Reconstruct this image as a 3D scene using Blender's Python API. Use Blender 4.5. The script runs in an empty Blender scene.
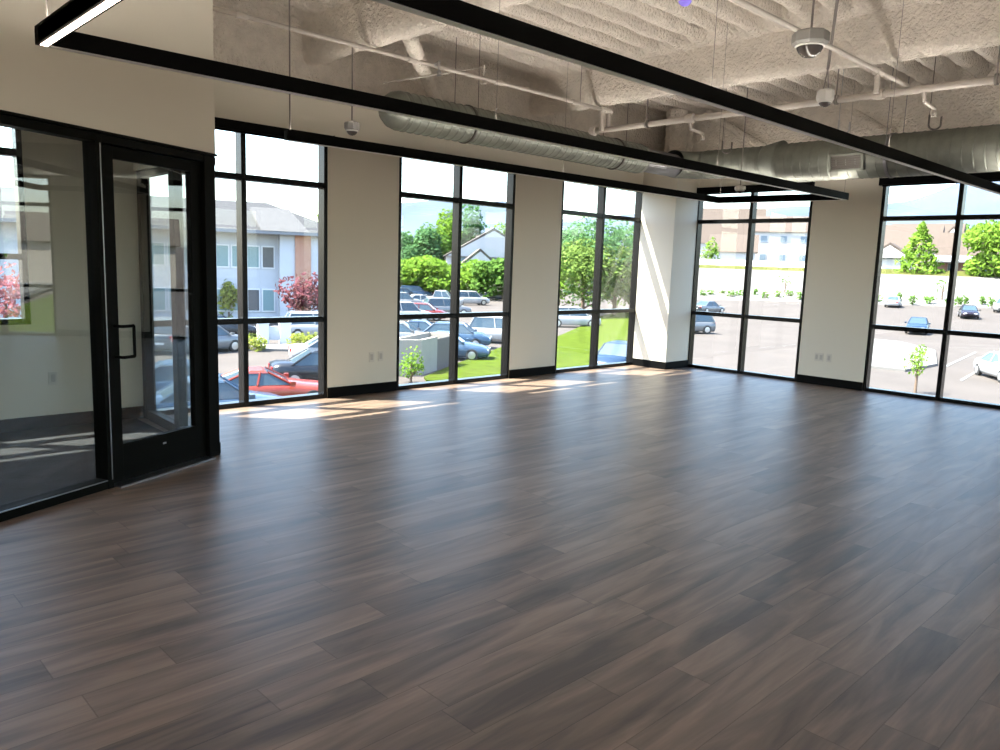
import bpy, bmesh, math, random
from mathutils import Vector, Matrix, noise
random.seed(7)
scene = bpy.context.scene
C = scene.collection
PI = math.pi

# ------------------------------------------------------------------ camera
F = 772.105
YAW, PITCH, ROLL = 0.7711, -0.1422, 0.0343
CAM = Vector((-11.244, -7.709, 1.6))
fw = Vector((math.sin(YAW)*math.cos(PITCH), math.cos(YAW)*math.cos(PITCH), math.sin(PITCH)))
r0 = Vector((math.cos(YAW), -math.sin(YAW), 0)); u0 = r0.cross(fw)
rt = r0*math.cos(ROLL)+u0*math.sin(ROLL); up = -r0*math.sin(ROLL)+u0*math.cos(ROLL)
cd = bpy.data.cameras.new('camera'); co = bpy.data.objects.new('camera', cd); C.objects.link(co)
cd.sensor_fit = 'HORIZONTAL'; cd.sensor_width = 36; cd.lens = 36*F/1000
cd.clip_end = 9000; cd.clip_start = .05
co.matrix_world = Matrix(((rt.x, up.x, -fw.x, CAM.x), (rt.y, up.y, -fw.y, CAM.y), (rt.z, up.z, -fw.z, CAM.z), (0, 0, 0, 1)))
scene.camera = co

def gz(x, y):                       # lie of the land outside
    z = -3.5
    if x > 60: z += .033*(min(x, 122)-60)
    if x > 122: z += .15*(min(x, 146)-122)
    if x > 146: z += .01*(min(x, 400)-146)
    return z
def ray(px, py):
    return (fw + rt*((px-500)/F) - up*((py-375)/F))
def gp(px, py):                     # where a sight line meets the ground outside
    d = ray(px, py); t = 5.
    while t < 600:
        P = CAM+d*t
        if P.z <= gz(P.x, P.y): return P
        t += .1
    return P
def hd(px, py, D):                  # point on a sight line at horizontal distance D
    d = ray(px, py); return CAM+d*(D/math.hypot(d.x, d.y))

# ------------------------------------------------------------------ materials
def mat(name, col=(.5, .5, .5), rough=.6, metal=0, spec=.5, bump=None, var=None, emit=None, **k):
    m = bpy.data.materials.new(name); m.use_nodes = True
    nt = m.node_tree; b = nt.nodes['Principled BSDF']
    b.inputs['Base Color'].default_value = (*col, 1); b.inputs['Roughness'].default_value = rough
    b.inputs['Metallic'].default_value = metal; b.inputs['Specular IOR Level'].default_value = spec
    tc = nt.nodes.new('ShaderNodeTexCoord')
    src = tc.outputs['Object'] if not k.get('world') else None
    if src is None:
        g = nt.nodes.new('ShaderNodeNewGeometry'); src = g.outputs['Position']
    if var:                          # (scale, amount)
        n = nt.nodes.new('ShaderNodeTexNoise'); n.inputs['Scale'].default_value = var[0]; n.inputs['Detail'].default_value = 5
        nt.links.new(src, n.inputs['Vector'])
        r = nt.nodes.new('ShaderNodeValToRGB'); a = var[1]
        r.color_ramp.elements[0].position = .3; r.color_ramp.elements[1].position = .7
        r.color_ramp.elements[0].color = (*[c*(1-a) for c in col], 1); r.color_ramp.elements[1].color = (*[min(1, c*(1+a)) for c in col], 1)
        nt.links.new(n.outputs['Fac'], r.inputs['Fac']); nt.links.new(r.outputs['Color'], b.inputs['Base Color'])
    if bump:                         # (scale, strength, distance)
        n = nt.nodes.new('ShaderNodeTexNoise'); n.inputs['Scale'].default_value = bump[0]; n.inputs['Detail'].default_value = 4
        nt.links.new(src, n.inputs['Vector'])
        bp = nt.nodes.new('ShaderNodeBump'); bp.inputs['Strength'].default_value = bump[1]; bp.inputs['Distance'].default_value = bump[2]
        nt.links.new(n.outputs['Fac'], bp.inputs['Height']); nt.links.new(bp.outputs['Normal'], b.inputs['Normal'])
    if emit:
        b.inputs['Emission Color'].default_value = (*emit[0], 1); b.inputs['Emission Strength'].default_value = emit[1]
    return m

def glass_mat(name, tint=(1, 1, 1), ior=1.5, rough=0.0):
    m = bpy.data.materials.new(name); m.use_nodes = True; nt = m.node_tree; nt.nodes.clear()
    o = nt.nodes.new('ShaderNodeOutputMaterial'); mx = nt.nodes.new('ShaderNodeMixShader')
    t = nt.nodes.new('ShaderNodeBsdfTransparent'); t.inputs['Color'].default_value = (*tint, 1)
    g = nt.nodes.new('ShaderNodeBsdfGlossy'); g.inputs['Roughness'].default_value = rough
    f = nt.nodes.new('ShaderNodeFresnel'); gm = nt.nodes.new('ShaderNodeNewGeometry'); mr = nt.nodes.new('ShaderNodeMapRange')
    mr.inputs['To Min'].default_value = ior; mr.inputs['To Max'].default_value = 1/ior      # same reflectance on both faces of the sheet
    nt.links.new(gm.outputs['Backfacing'], mr.inputs['Value']); nt.links.new(mr.outputs[0], f.inputs['IOR'])
    nt.links.new(f.outputs[0], mx.inputs[0]); nt.links.new(t.outputs[0], mx.inputs[1]); nt.links.new(g.outputs[0], mx.inputs[2])
    nt.links.new(mx.outputs[0], o.inputs[0]); return m

def floor_mat():
    m = bpy.data.materials.new('vinyl_planks'); m.use_nodes = True; nt = m.node_tree; N = nt.nodes.new; L = nt.links.new
    b = nt.nodes['Principled BSDF']
    g = N('ShaderNodeNewGeometry'); s = N('ShaderNodeSeparateXYZ'); L(g.outputs['Position'], s.inputs[0])
    def M(op, a, c=None, v=None):
        n = N('ShaderNodeMath'); n.operation = op
        for i, q in enumerate((a, c if c is not None else v)):
            if q is None: continue
            if isinstance(q, (int, float)): n.inputs[i].default_value = q
            else: L(q, n.inputs[i])
        return n.outputs[0]
    W, LEN = .185, 1.22
    yr = M('DIVIDE', s.outputs['Y'], W); row = M('FLOOR', yr); fy = M('FRACT', yr)
    wn = N('ShaderNodeTexWhiteNoise'); wn.noise_dimensions = '1D'; L(row, wn.inputs['W'])
    xo = M('ADD', M('DIVIDE', s.outputs['X'], LEN), wn.outputs['Value']); col = M('FLOOR', xo); fx = M('FRACT', xo)
    cb = N('ShaderNodeCombineXYZ'); L(row, cb.inputs[0]); L(col, cb.inputs[1])
    w2 = N('ShaderNodeTexWhiteNoise'); w2.noise_dimensions = '2D'; L(cb.outputs[0], w2.inputs['Vector'])
    # grain stretched along the boards, shifted board by board
    gv = N('ShaderNodeCombineXYZ'); L(M('ADD', M('MULTIPLY', s.outputs['X'], .9), M('MULTIPLY', w2.outputs['Value'], 31.)), gv.inputs[0])
    L(M('MULTIPLY', s.outputs['Y'], 6.5), gv.inputs[1]); L(M('MULTIPLY', w2.outputs['Value'], 17.), gv.inputs[2])
    n1 = N('ShaderNodeTexNoise'); n1.inputs['Scale'].default_value = 1.3; n1.inputs['Detail'].default_value = 6; n1.inputs['Roughness'].default_value = .52; n1.inputs['Distortion'].default_value = .8
    L(gv.outputs[0], n1.inputs['Vector'])
    gv2 = N('ShaderNodeCombineXYZ'); L(M('MULTIPLY', s.outputs['X'], 4.), gv2.inputs[0]); L(M('MULTIPLY', s.outputs['Y'], 70.), gv2.inputs[1]); L(w2.outputs['Value'], gv2.inputs[2])
    n2 = N('ShaderNodeTexNoise'); n2.inputs['Scale'].default_value = 1.; n2.inputs['Detail'].default_value = 4; L(gv2.outputs[0], n2.inputs['Vector'])
    f = M('ADD', M('MULTIPLY', n1.outputs['Fac'], 1.15), M('ADD', M('MULTIPLY', w2.outputs['Value'], .17), M('MULTIPLY', n2.outputs['Fac'], .20)))
    r = N('ShaderNodeValToRGB'); e = r.color_ramp.elements
    e[0].position = .50; e[0].color = (.088, .066, .052, 1); e[1].position = 1.02; e[1].color = (.285, .205, .150, 1)
    x = r.color_ramp.elements.new(.76); x.color = (.178, .128, .096, 1)
    L(f, r.inputs['Fac'])
    seam = M('MAXIMUM', M('GREATER_THAN', M('ABSOLUTE', M('SUBTRACT', fy, v=.5)), v=.488), M('GREATER_THAN', M('ABSOLUTE', M('SUBTRACT', fx, v=.5)), v=.498))
    mx = N('ShaderNodeMixRGB'); mx.blend_type = 'MULTIPLY'; L(M('MULTIPLY', seam, v=.45), mx.inputs['Fac']); L(r.outputs[0], mx.inputs['Color1']); mx.inputs['Color2'].default_value = (.25, .22, .2, 1)
    L(mx.outputs[0], b.inputs['Base Color'])
    ro = M('ADD', M('MULTIPLY', n2.outputs['Fac'], .12), v=.35); L(ro, b.inputs['Roughness'])
    b.inputs['Specular IOR Level'].default_value = .38
    bp = N('ShaderNodeBump'); bp.inputs['Strength'].default_value = .25; bp.inputs['Distance'].default_value = .002
    L(M('SUBTRACT', n2.outputs['Fac'], seam), bp.inputs['Height']); L(bp.outputs[0], b.inputs['Normal'])
    return m

def brick_mat(name, c1, c2, mortar, sc):
    m = mat(name, c1, .8); nt = m.node_tree; b = nt.nodes['Principled BSDF']
    t = nt.nodes.new('ShaderNodeTexBrick'); t.inputs['Color1'].default_value = (*c1, 1); t.inputs['Color2'].default_value = (*c2, 1); t.inputs['Mortar'].default_value = (*mortar, 1)
    t.inputs['Scale'].default_value = sc
    tc = nt.nodes.new('ShaderNodeTexCoord'); mp = nt.nodes.new('ShaderNodeMapping'); mp.inputs['Rotation'].default_value = (PI/2, 0, 0)
    nt.links.new(tc.outputs['Object'], mp.inputs['Vector']); nt.links.new(mp.outputs[0], t.inputs['Vector']); nt.links.new(t.outputs['Color'], b.inputs['Base Color'])
    return m

def leaf_mat(name, col):
    m = bpy.data.materials.new(name); m.use_nodes = True; nt = m.node_tree; nt.nodes.clear(); N = nt.nodes.new
    o = N('ShaderNodeOutputMaterial'); a = N('ShaderNodeAddShader'); d = N('ShaderNodeBsdfDiffuse'); t = N('ShaderNodeBsdfTranslucent')
    g = N('ShaderNodeNewGeometry'); n = N('ShaderNodeTexNoise'); n.inputs['Scale'].default_value = 1.1; n.inputs['Detail'].default_value = 5
    nt.links.new(g.outputs['Position'], n.inputs['Vector'])
    r = N('ShaderNodeValToRGB'); r.color_ramp.elements[0].position = .3; r.color_ramp.elements[1].position = .7
    r.color_ramp.elements[0].color = (*[c*.24 for c in col], 1); r.color_ramp.elements[1].color = (*[c*.52 for c in col], 1)
    nt.links.new(n.outputs['Fac'], r.inputs[0]); nt.links.new(r.outputs[0], d.inputs[0])
    h = N('ShaderNodeMixRGB'); h.blend_type = 'MULTIPLY'; h.inputs[0].default_value = 1; h.inputs[2].default_value = (.45, .5, .3, 1); nt.links.new(r.outputs[0], h.inputs[1]); nt.links.new(h.outputs[0], t.inputs[0])
    nt.links.new(d.outputs[0], a.inputs[0]); nt.links.new(t.outputs[0], a.inputs[1]); nt.links.new(a.outputs[0], o.inputs[0]); return m

def roof_mat(name, col): return mat(name, col, .9, var=(3, .12))

M_ = dict(
 wall=mat('drywall_paint', (.735, .70, .605), .75, bump=(160, .05, .002), world=1),
 foam=mat('sprayed_fireproofing', (.70, .645, .575), .95, bump=(30, 1.0, .05), var=(7, .08), world=1),
 black=mat('black_aluminium', (.012, .012, .013), .38, spec=.5),
 matte=mat('black_vinyl_base', (.004, .004, .004), .6, spec=.06),
 blackp=mat('black_anodised_frame', (.003, .003, .002), .5, spec=.07),
 blackw=mat('black_window_frame', (.004, .004, .0045), .25, spec=.22),
 uplit_added=mat('added_uplight_glow', (.9, .85, .8), .4, emit=((1, .92, .82), 38)),  # glow of the strips added to brighten the ceiling
 litd=mat('lit_diffuser_soft', (.9, .88, .85), .4, emit=((1, .93, .85), 3.0)),
 floor=floor_mat(),
 carpet=mat('charcoal_carpet', (.022, .024, .028), .95, bump=(90, .8, .01), var=(6, .5), world=1),
 glass=glass_mat('window_glass', (.93, .95, .95), 1.45),
 pglass=glass_mat('partition_glass', (.93, .95, .945), 1.75),
 galv=mat('galvanised_steel', (.17, .18, .155), .5, .5, var=(9, .12)),
 galvd=mat('dull_duct_sleeve', (.22, .22, .23), .45, .7),
 white=mat('white_plastic', (.62, .61, .58), .5),
 plateb=mat('beige_plate', (.66, .63, .56), .5), sockb=mat('beige_socket', (.50, .475, .43), .5),
 grey=mat('grey_plastic', (.27, .265, .25), .5),
 pipe=mat('painted_pipe', (.44, .40, .36), .55),
 steel=mat('brushed_steel', (.45, .45, .46), .3, 1),
 cable=mat('cable_grey', (.20, .18, .165), .5),
 darksteel=mat('dark_steel', (.10, .09, .08), .5, .6),
 lens=mat('pendant_diffuser', (.88, .88, .86), .4),
 lit=mat('lit_diffuser', (.9, .85, .8), .4, emit=((1, .80, .66), 14)),
 violet=mat('violet_sensor_lens', (.25, .2, .6), .2, emit=((.25, .18, .9), .5)),
 dome=mat('sensor_dome', (.06, .05, .045), .15),
 asphalt=mat('asphalt', (.084, .0735, .067), .9, spec=.15, var=(.35, .10), world=1),
 conc=mat('concrete', (.15, .144, .135), .9, var=(1.2, .06), world=1),
 gravel=mat('pale_gravel', (.15, .143, .132), .95, var=(2, .1), world=1),
 paint=mat('road_paint', (.18, .18, .175), .7),
 grass=mat('lawn_grass', (.055, .082, .009), .95, spec=.03, bump=(25, .8, .05), var=(2.2, .25), world=1),
 drygrass=mat('dry_grass', (.075, .08, .022), .95, spec=.05, var=(1.3, .25), world=1),
 bark=mat('bark', (.16, .11, .075), .9, var=(9, .3)),
 tire=mat('tyre_rubber', (.02, .02, .02), .8), rim=mat('alloy_rim', (.55, .56, .58), .3, .8),
 cglass=mat('car_glass', (.045, .075, .10), .06), lamp=mat('headlamp', (.8, .82, .85), .15), tail=mat('tail_lamp', (.55, .02, .02), .25),
 plate=mat('number_plate', (.7, .7, .68), .5),
)

# ------------------------------------------------------------------ mesh builder
class MB:
    def __init__(s): s.v = []; s.f = []
    def add(s, vs, fs):
        n = len(s.v); s.v += [Vector(v) for v in vs]; s.f += [tuple(i+n for i in f) for f in fs]; return s
    def box(s, x0, x1, y0, y1, z0, z1, M=None):
        vs = [Vector((x, y, z)) for z in (z0, z1) for y in (y0, y1) for x in (x0, x1)]
        if M is not None: vs = [M @ v for v in vs]
        return s.add(vs, [(0, 2, 3, 1), (4, 5, 7, 6), (0, 1, 5, 4), (2, 6, 7, 3), (0, 4, 6, 2), (1, 3, 7, 5)])
    def rbox(s, x0, x1, y0, y1, z0, z1, b=.01, M=None):      # box with chamfered vertical edges
        pts = [(x0+b, y0), (x1-b, y0), (x1, y0+b), (x1, y1-b), (x1-b, y1), (x0+b, y1), (x0, y1-b), (x0, y0+b)]
        return s.prism(pts, z0, z1, M)
    def prism(s, pts, z0, z1, M=None):
        n = len(pts); vs = [Vector((x, y, z0)) for x, y in pts]+[Vector((x, y, z1)) for x, y in pts]
        if M is not None: vs = [M @ v for v in vs]
        return s.add(vs, [tuple(range(n-1, -1, -1)), tuple(range(n, 2*n))]+[(i, (i+1) % n, n+(i+1) % n, n+i) for i in range(n)])
    def tube(s, a, b, r, r2=None, n=8, cap=True):
        a, b = Vector(a), Vector(b); r2 = r if r2 is None else r2; d = (b-a).normalized()
        u = d.orthogonal().normalized(); w = d.cross(u); vs = []
        for P, R in ((a, r), (b, r2)):
            for i in range(n): t = 2*PI*i/n; vs.append(P+(u*math.cos(t)+w*math.sin(t))*R)
        fs = [(i, (i+1) % n, n+(i+1) % n, n+i) for i in range(n)]
        if cap: fs += [tuple(range(n-1, -1, -1)), tuple(range(n, 2*n))]
        return s.add(vs, fs)
    def path(s, pts, r, n=6):
        for a, b in zip(pts, pts[1:]): s.tube(a, b, r, n=n)
        return s
    def lathe(s, prof, o, axis=(0, 0, 1), n=20):             # prof: (radius, distance along axis)
        o = Vector(o); d = Vector(axis).normalized(); u = d.orthogonal().normalized(); w = d.cross(u); vs = []; fs = []
        for R, h in prof:
            for i in range(n): t = 2*PI*i/n; vs.append(o+d*h+(u*math.cos(t)+w*math.sin(t))*R)
        for k in range(len(prof)-1):
            for i in range(n): fs.append((k*n+i, k*n+(i+1) % n, (k+1)*n+(i+1) % n, (k+1)*n+i))
        fs += [tuple(range(n-1, -1, -1)), tuple(range((len(prof)-1)*n, len(prof)*n))]
        return s.add(vs, fs)
    def build(s, name, m, parent=None, smooth=False, world=True, bevel=0):
        me = bpy.data.meshes.new(name)
        off = Vector((0, 0, 0))
        if parent is not None and world:
            off = parent.location.copy(); p = parent.parent
            while p is not None: off += p.location; p = p.parent
        me.from_pydata([tuple(v-off) for v in s.v], [], s.f); me.update()
        bm = bmesh.new(); bm.from_mesh(me); bmesh.ops.recalc_face_normals(bm, faces=bm.faces); bm.to_mesh(me); bm.free()
        me.materials.append(m)
        if smooth:
            for p in me.polygons: p.use_smooth = True
        o = bpy.data.objects.new(name, me); C.objects.link(o)
        if parent is not None: o.parent = parent
        if bevel:
            b = o.modifiers.new('bevel', 'BEVEL'); b.width = bevel; b.segments = 2; b.limit_method = 'ANGLE'
        return o
def tag(o, label, cat, group=None, kind=None):
    o['label'] = label; o['category'] = cat
    if group: o['group'] = group
    if kind: o['kind'] = kind
    return o
def thing(name, label, cat, loc=(0, 0, 0), rz=0, group=None):
    o = bpy.data.objects.new(name, None); o.empty_display_size = .1; C.objects.link(o); o.location = loc; o.rotation_euler = (0, 0, rz)
    return tag(o, label, cat, group)
def struct(o, label=None, cat=None):
    o['kind'] = 'structure'
    if label: o['label'] = label; o['category'] = cat
    return o

# ------------------------------------------------------------------ room shell
XL, YN, HD = -16.5, -13.2, 4.10     # far left, near wall, deck soffit
WIN_T, HALF = 2.86, .06
winA = [(-11.46, -9.50, .94), (-8.50, -6.53, 0), (-5.55, -3.575, 0), (-2.61, -.615, 0)]
winB = [(-2.56, -.622, 0), (-5.46, -3.52, 0), (-9.1, -7.15, 0), (-12.05, -10.1, 0)]
T = .14                              # wall thickness
def wall_along(axis, spans, lo, hi, z0, z1, name, lab, c0, c1):
    mb = MB(); segs = sorted(spans); cur = lo
    def bx(a, b, za, zb):
        if b-a < .001: return
        if axis == 'x': mb.box(a, b, c0, c1, za, zb)
        else: mb.box(c0, c1, a, b, za, zb)
    for a, b, s in segs:
        bx(cur, a, z0, z1); bx(a, b, 2.93, z1)
        if s > 0: bx(a, b, z0, s)
        cur = b
    bx(cur, hi, z0, z1)
    return struct(mb.build(name, M_['wall']), lab, 'wall')
wall_along('x', winA, XL, .4, 0, 3.47, 'wall_back', 'greige drywall window wall running from the glass partition to the far corner', 0, T)
wall_along('y', winB, YN, -.0, 0, 3.44, 'wall_right', 'greige drywall window wall on the right of the far corner', 0, T)
winN = [(-16.2, -13.4, 0), (-13.1, -10.4, 0), (-10.1, -7.4, 0), (-7.1, -4.4, 0), (-4.1, -.6, 0)]
wall_along('x', winN, XL, .0, 0, HD, 'wall_near', 'drywall window wall behind the viewer', YN-T, YN)
wall_along('y', [(-12, -9.5, 0), (-8.6, -6.1, 0)], YN, .0, 0, HD, 'wall_left', 'drywall wall at the left end of the floor', XL-T, XL)

def foam_grid(name, o, du, dv, nu, nv, nrm, amp, lab, f=9.):
    mb = MB(); vs = []
    for j in range(nv+1):
        for i in range(nu+1):
            P = Vector(o)+Vector(du)*(i/nu)+Vector(dv)*(j/nv)
            h = noise.noise(P*f)*amp+noise.noise(P*2.3)*amp*1.2
            vs.append(P+Vector(nrm)*(h+amp))
    fs = [(j*(nu+1)+i, j*(nu+1)+i+1, (j+1)*(nu+1)+i+1, (j+1)*(nu+1)+i) for j in range(nv) for i in range(nu)]
    mb.add(vs, fs); return struct(mb.build(name, M_['foam'], smooth=True), lab, 'wall')
# sprayed bands above the drywall
mb = MB().box(XL, .4, .03, T, 3.47, 4.5).box(.03, T, YN, 0, 3.44, 4.5); struct(mb.build('wall_upper_core', M_['foam']))
foam_grid('wall_back_upper', (-9.6, -.005, 3.45), (9.6, 0, 0), (0, 0, .80), 200, 22, (0, -1, 0), .014, 'sprayed tan wall band between the back drywall and the deck')
foam_grid('wall_right_upper', (-.005, 0, 3.42), (0, -8.5, 0), (0, 0, .83), 190, 22, (-1, 0, 0), .02, 'sprayed tan wall band between the right drywall and the deck')

# floor
fl = MB().box(XL-T, T, YN-T, T, -.25, 0); struct(fl.build('floor', M_['floor']), 'brown wood-look plank floor filling the whole room', 'floor')
# deck (ceiling): flutes run along x
BEAMS = [-10.3, -6.74, -3.27]
def deck():
    x0, x1, y0, y1 = -12.6, .12, -9.0, .12
    nx, ny = 210, 330; vs = []
    for j in range(ny+1):
        y = y0+(y1-y0)*j/ny
        ph = ((y/.305) % 1.0); w = .5-.5*math.cos(2*PI*ph); w = w*w*(3-2*w); w = w*w*(3-2*w)
        for i in range(nx+1):
            x = x0+(x1-x0)*i/nx
            k = 1.
            for bx in BEAMS:
                d = abs(x-bx); k = min(k, max(0, min(1, (d-.17)/.16)))
            k = min(k, max(0, min(1, (-x-.02)/.3+.3)))
            P = Vector((x, y, 0))
            z = HD+.28*w*k-.03*(1-k)+noise.noise(P*8)*.012+noise.noise(P*2.1)*.018
            vs.append((x, y, z))
    return MB().add(vs, [(j*(nx+1)+i, j*(nx+1)+i+1, (j+1)*(nx+1)+i+1, (j+1)*(nx+1)+i) for j in range(ny) for i in range(nx)])
struct(deck().build('ceiling', M_['foam'], smooth=True), 'fluted metal deck ceiling sprayed with tan fireproofing', 'ceiling')
struct(MB().box(XL-T, T, YN-T, T, 4.46, 4.6).build('ceiling_slab', M_['foam']))
struct(MB().box(XL-T, -12.4, YN-T, T, 4.1, 4.46).box(-12.4, T, YN-T, -8.8, 4.1, 4.46).build('ceiling_rear', M_['foam']))
for q, bx in enumerate(BEAMS):       # sprayed beams running away from the back wall
    n = 60; prof = [(-.13, 4.14), (-.125, 3.98), (-.11, 3.86), (-.115, 3.76), (-.10, 3.68), (-.06, 3.645), (0, 3.64), (.06, 3.645), (.10, 3.68), (.115, 3.76), (.11, 3.86), (.125, 3.98), (.13, 4.14)]
    y0, y1 = -9.0, .02
    vs = []; N = 170
    for j in range(N+1):
        y = y0+(y1-y0)*j/N
        for k, (a, z) in enumerate(prof):
            P = Vector((bx+a, y, z)); h = noise.noise(P*7)*.018+noise.noise(P*2)*.014
            c = Vector((a, 0, z-3.95)).normalized(); vs.append(P+c*h)
    m = len(prof)
    o = MB().add(vs, [(j*m+k, j*m+k+1, (j+1)*m+k+1, (j+1)*m+k) for j in range(N) for k in range(m-1)]).build('beam', M_['foam'], smooth=True)
    struct(o, ['fireproofed steel beam over the glass partition', 'fireproofed steel beam meeting the back wall above the first window pier', 'fireproofed steel beam meeting the back wall above the window nearest the corner'][q], 'beam')

# corner column
cx0, cy0 = -.652, -.649
col = MB().box(cx0, .0, cy0, .0, 0, 3.42); struct(col.build('column', M_['wall']), 'drywall boxed column in the far corner', 'column')
def rough_tube(a, b, r, name, lab, n=12, seg=26, amp=.02):
    a, b = Vector(a), Vector(b); d = (b-a).normalized(); u = d.orthogonal().normalized(); w = d.cross(u); vs = []
    for j in range(seg+1):
        P = a+(b-a)*j/seg
        for i in range(n):
            t = 2*PI*i/n; e = u*math.cos(t)+w*math.sin(t); Q = P+e*r; vs.append(Q+e*(noise.noise(Q*9)*amp))
    fs = [(j*n+i, j*n+(i+1) % n, (j+1)*n+(i+1) % n, (j+1)*n+i) for j in range(seg) for i in range(n)]+[tuple(range(n)), tuple(range(seg*n, seg*n+n))]
    return struct(MB().add(vs, fs).build(name, M_['foam'], smooth=True), lab, 'beam')
rough_tube((-.42, -.42, 3.40), (-.42, -.42, 4.12), .17, 'column_upper', 'sprayed round column stub above the corner column')
rough_tube((-.18, -.5, 3.40), (-.18, -.5, 4.12), .07, 'column_upper', 'thinner sprayed post beside the corner column stub')
A = hd(409, 36, 10.); 
def onZ(px, py, z): d = ray(px, py); t = (z-CAM.z)/d.z; return CAM+d*t
def onY(px, py, y): d = ray(px, py); t = (y-CAM.y)/d.y; return CAM+d*t
def onX(px, py, x): d = ray(px, py); t = (x-CAM.x)/d.x; return CAM+d*t
rough_tube(onZ(408, 34, 3.72), onY(437, 102, -.06), .075, 'brace', 'sprayed diagonal brace dropping from the beam to the back wall', amp=.012)
rough_tube(onZ(706, 113, 4.06), onX(764, 148, -.06), .065, 'brace', 'sprayed diagonal brace dropping to the right wall near the corner', amp=.012)
rough_tube(onZ(836, 103, 4.03), onX(890, 136, -.06), .075, 'brace', 'sprayed diagonal brace dropping to the right wall above the large duct', amp=.012)

# baseboards
def base(name, boxes, lab):
    mb = MB()
    for b in boxes: mb.box(*b)
    struct(mb.build(name, M_['matte'], bevel=.003), lab, 'baseboard')
bb = .014; bh = .12
def between(wins, lo, hi):
    out = []; cur = lo
    for a, b, s in sorted(wins):
        if s > 0: continue
        out.append((cur, a)); cur = b
    out.append((cur, hi)); return [o for o in out if o[1]-o[0] > .02]
base('baseboard_back', [(a, b, -bb, 0, 0, bh) for a, b in between(winA, XL, cx0)], 'black rubber base along the back window wall')
base('baseboard_right', [(-bb, 0, a, b, 0, bh) for a, b in between(winB, YN, cy0)], 'black rubber base along the right window wall')
base('baseboard_column', [(cx0-bb, cx0, cy0-bb, 0, 0, bh), (cx0, 0, cy0-bb, cy0, 0, bh)], 'black rubber base around the corner column')

# ------------------------------------------------------------------ windows
def window(n, axis, a, b, sill, at, inward, lab, simple=False):
    """frame from a to b on the wall line; inward = direction of the room (-1)"""
    d0, d1 = at+.005*(-inward), at+.13*(-inward)          # frame depth goes outward
    lo, hi = min(d0, d1), max(d0, d1)
    mb = MB(); gl = MB(); w = .055; mid = (a+b)/2
    def bx(m, p, q, za, zb, l=lo, h=hi):
        if axis == 'x': m.box(p, q, l, h, za, zb)
        else: m.box(l, h, p, q, za, zb)
    for p, q in ((a, a+w*.8), (mid-w/2, mid+w/2), (b-w*.8, b)): bx(mb, p, q, sill, 2.93)
    rails = [(sill, sill+.05), (2.37, 2.43), (2.87, 2.93)]
    if sill < .5: rails.append((.885, .945))
    else: rails.append((1.5, 1.55))
    e = .004
    for za, zb in rails: bx(mb, a+e, b-e, za, zb, lo+e, hi-e)
    m = (lo+hi)/2
    bx(gl, a+.03, b-.03, sill+.03, 2.90, m-.006, m+.006)
    f = mb.build('window_%d' % n, M_['blackw']); struct(f, lab, 'window')
    g = gl.build('window_glass', M_['glass'], f)
    return f
labsA = ['black framed window above a low sill in the glazed side room', 'black framed window beside the glass partition, orange car beyond', 'black framed window between two piers, gabled house beyond', 'black framed window next to the corner column, willow beyond']
for i, (a, b, s) in enumerate(winA): window(i+1, 'x', a, b, s, 0, -1, labsA[i])
labsB = ['black framed window just right of the corner column', 'black framed window at the right edge, mountains beyond', 'black framed window on the right wall past the picture edge', 'black framed window farthest along the right wall']
for i, (a, b, s) in enumerate(winB): window(i+5, 'y', a, b, s, 0, -1, labsB[i])
for i, (a, b, s) in enumerate(winN): window(i+9, 'x', a, b, s, YN, 1, 'black framed window in the wall behind the viewer')
# sill stools (metal sill strip at floor)
# shade cassettes
def cassette(axis, a, b, lab):
    t = thing('roller_shade_box', lab, 'window shade', ((a+b)/2, -.04, 2.84) if axis == 'x' else (-.04, (a+b)/2, 2.84), 0, 'roller shade boxes over the windows')
    m = MB(); bar = MB(); e = MB()
    if axis == 'x':
        m.box(a, b, -.085, -.002, 2.845, 2.935); bar.box(a+.03, b-.03, -.06, -.03, 2.825, 2.846); E2 = [MB().box(a-.006, a, -.088, -.002, 2.84, 2.94), MB().box(b, b+.006, -.088, -.002, 2.84, 2.94)]
    else:
        m.box(-.085, -.002, a, b, 2.845, 2.935); bar.box(-.06, -.03, a+.03, b-.03, 2.825, 2.846); E2 = [MB().box(-.088, -.002, a-.006, a, 2.84, 2.94), MB().box(-.088, -.002, b, b+.006, 2.84, 2.94)]
    m.build('fascia', M_['matte'], t); bar.build('hem_bar', M_['matte'], t); [q_.build('end_cap', M_['matte'], t) for q_ in E2]
cassette('x', -8.5, -6.5, 'black roller shade box over the window beside the glass partition')
cassette('x', -5.56, -3.53, 'black roller shade box over the second window of the back wall, between two piers')
cassette('x', -2.62, -.665, 'black roller shade box over the back wall window touching the corner column')
cassette('y', -2.56, -.662, 'black roller shade box over the window just right of the corner column')
cassette('y', -5.5, -3.5, 'black roller shade box over the window at the right edge of the picture')

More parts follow.
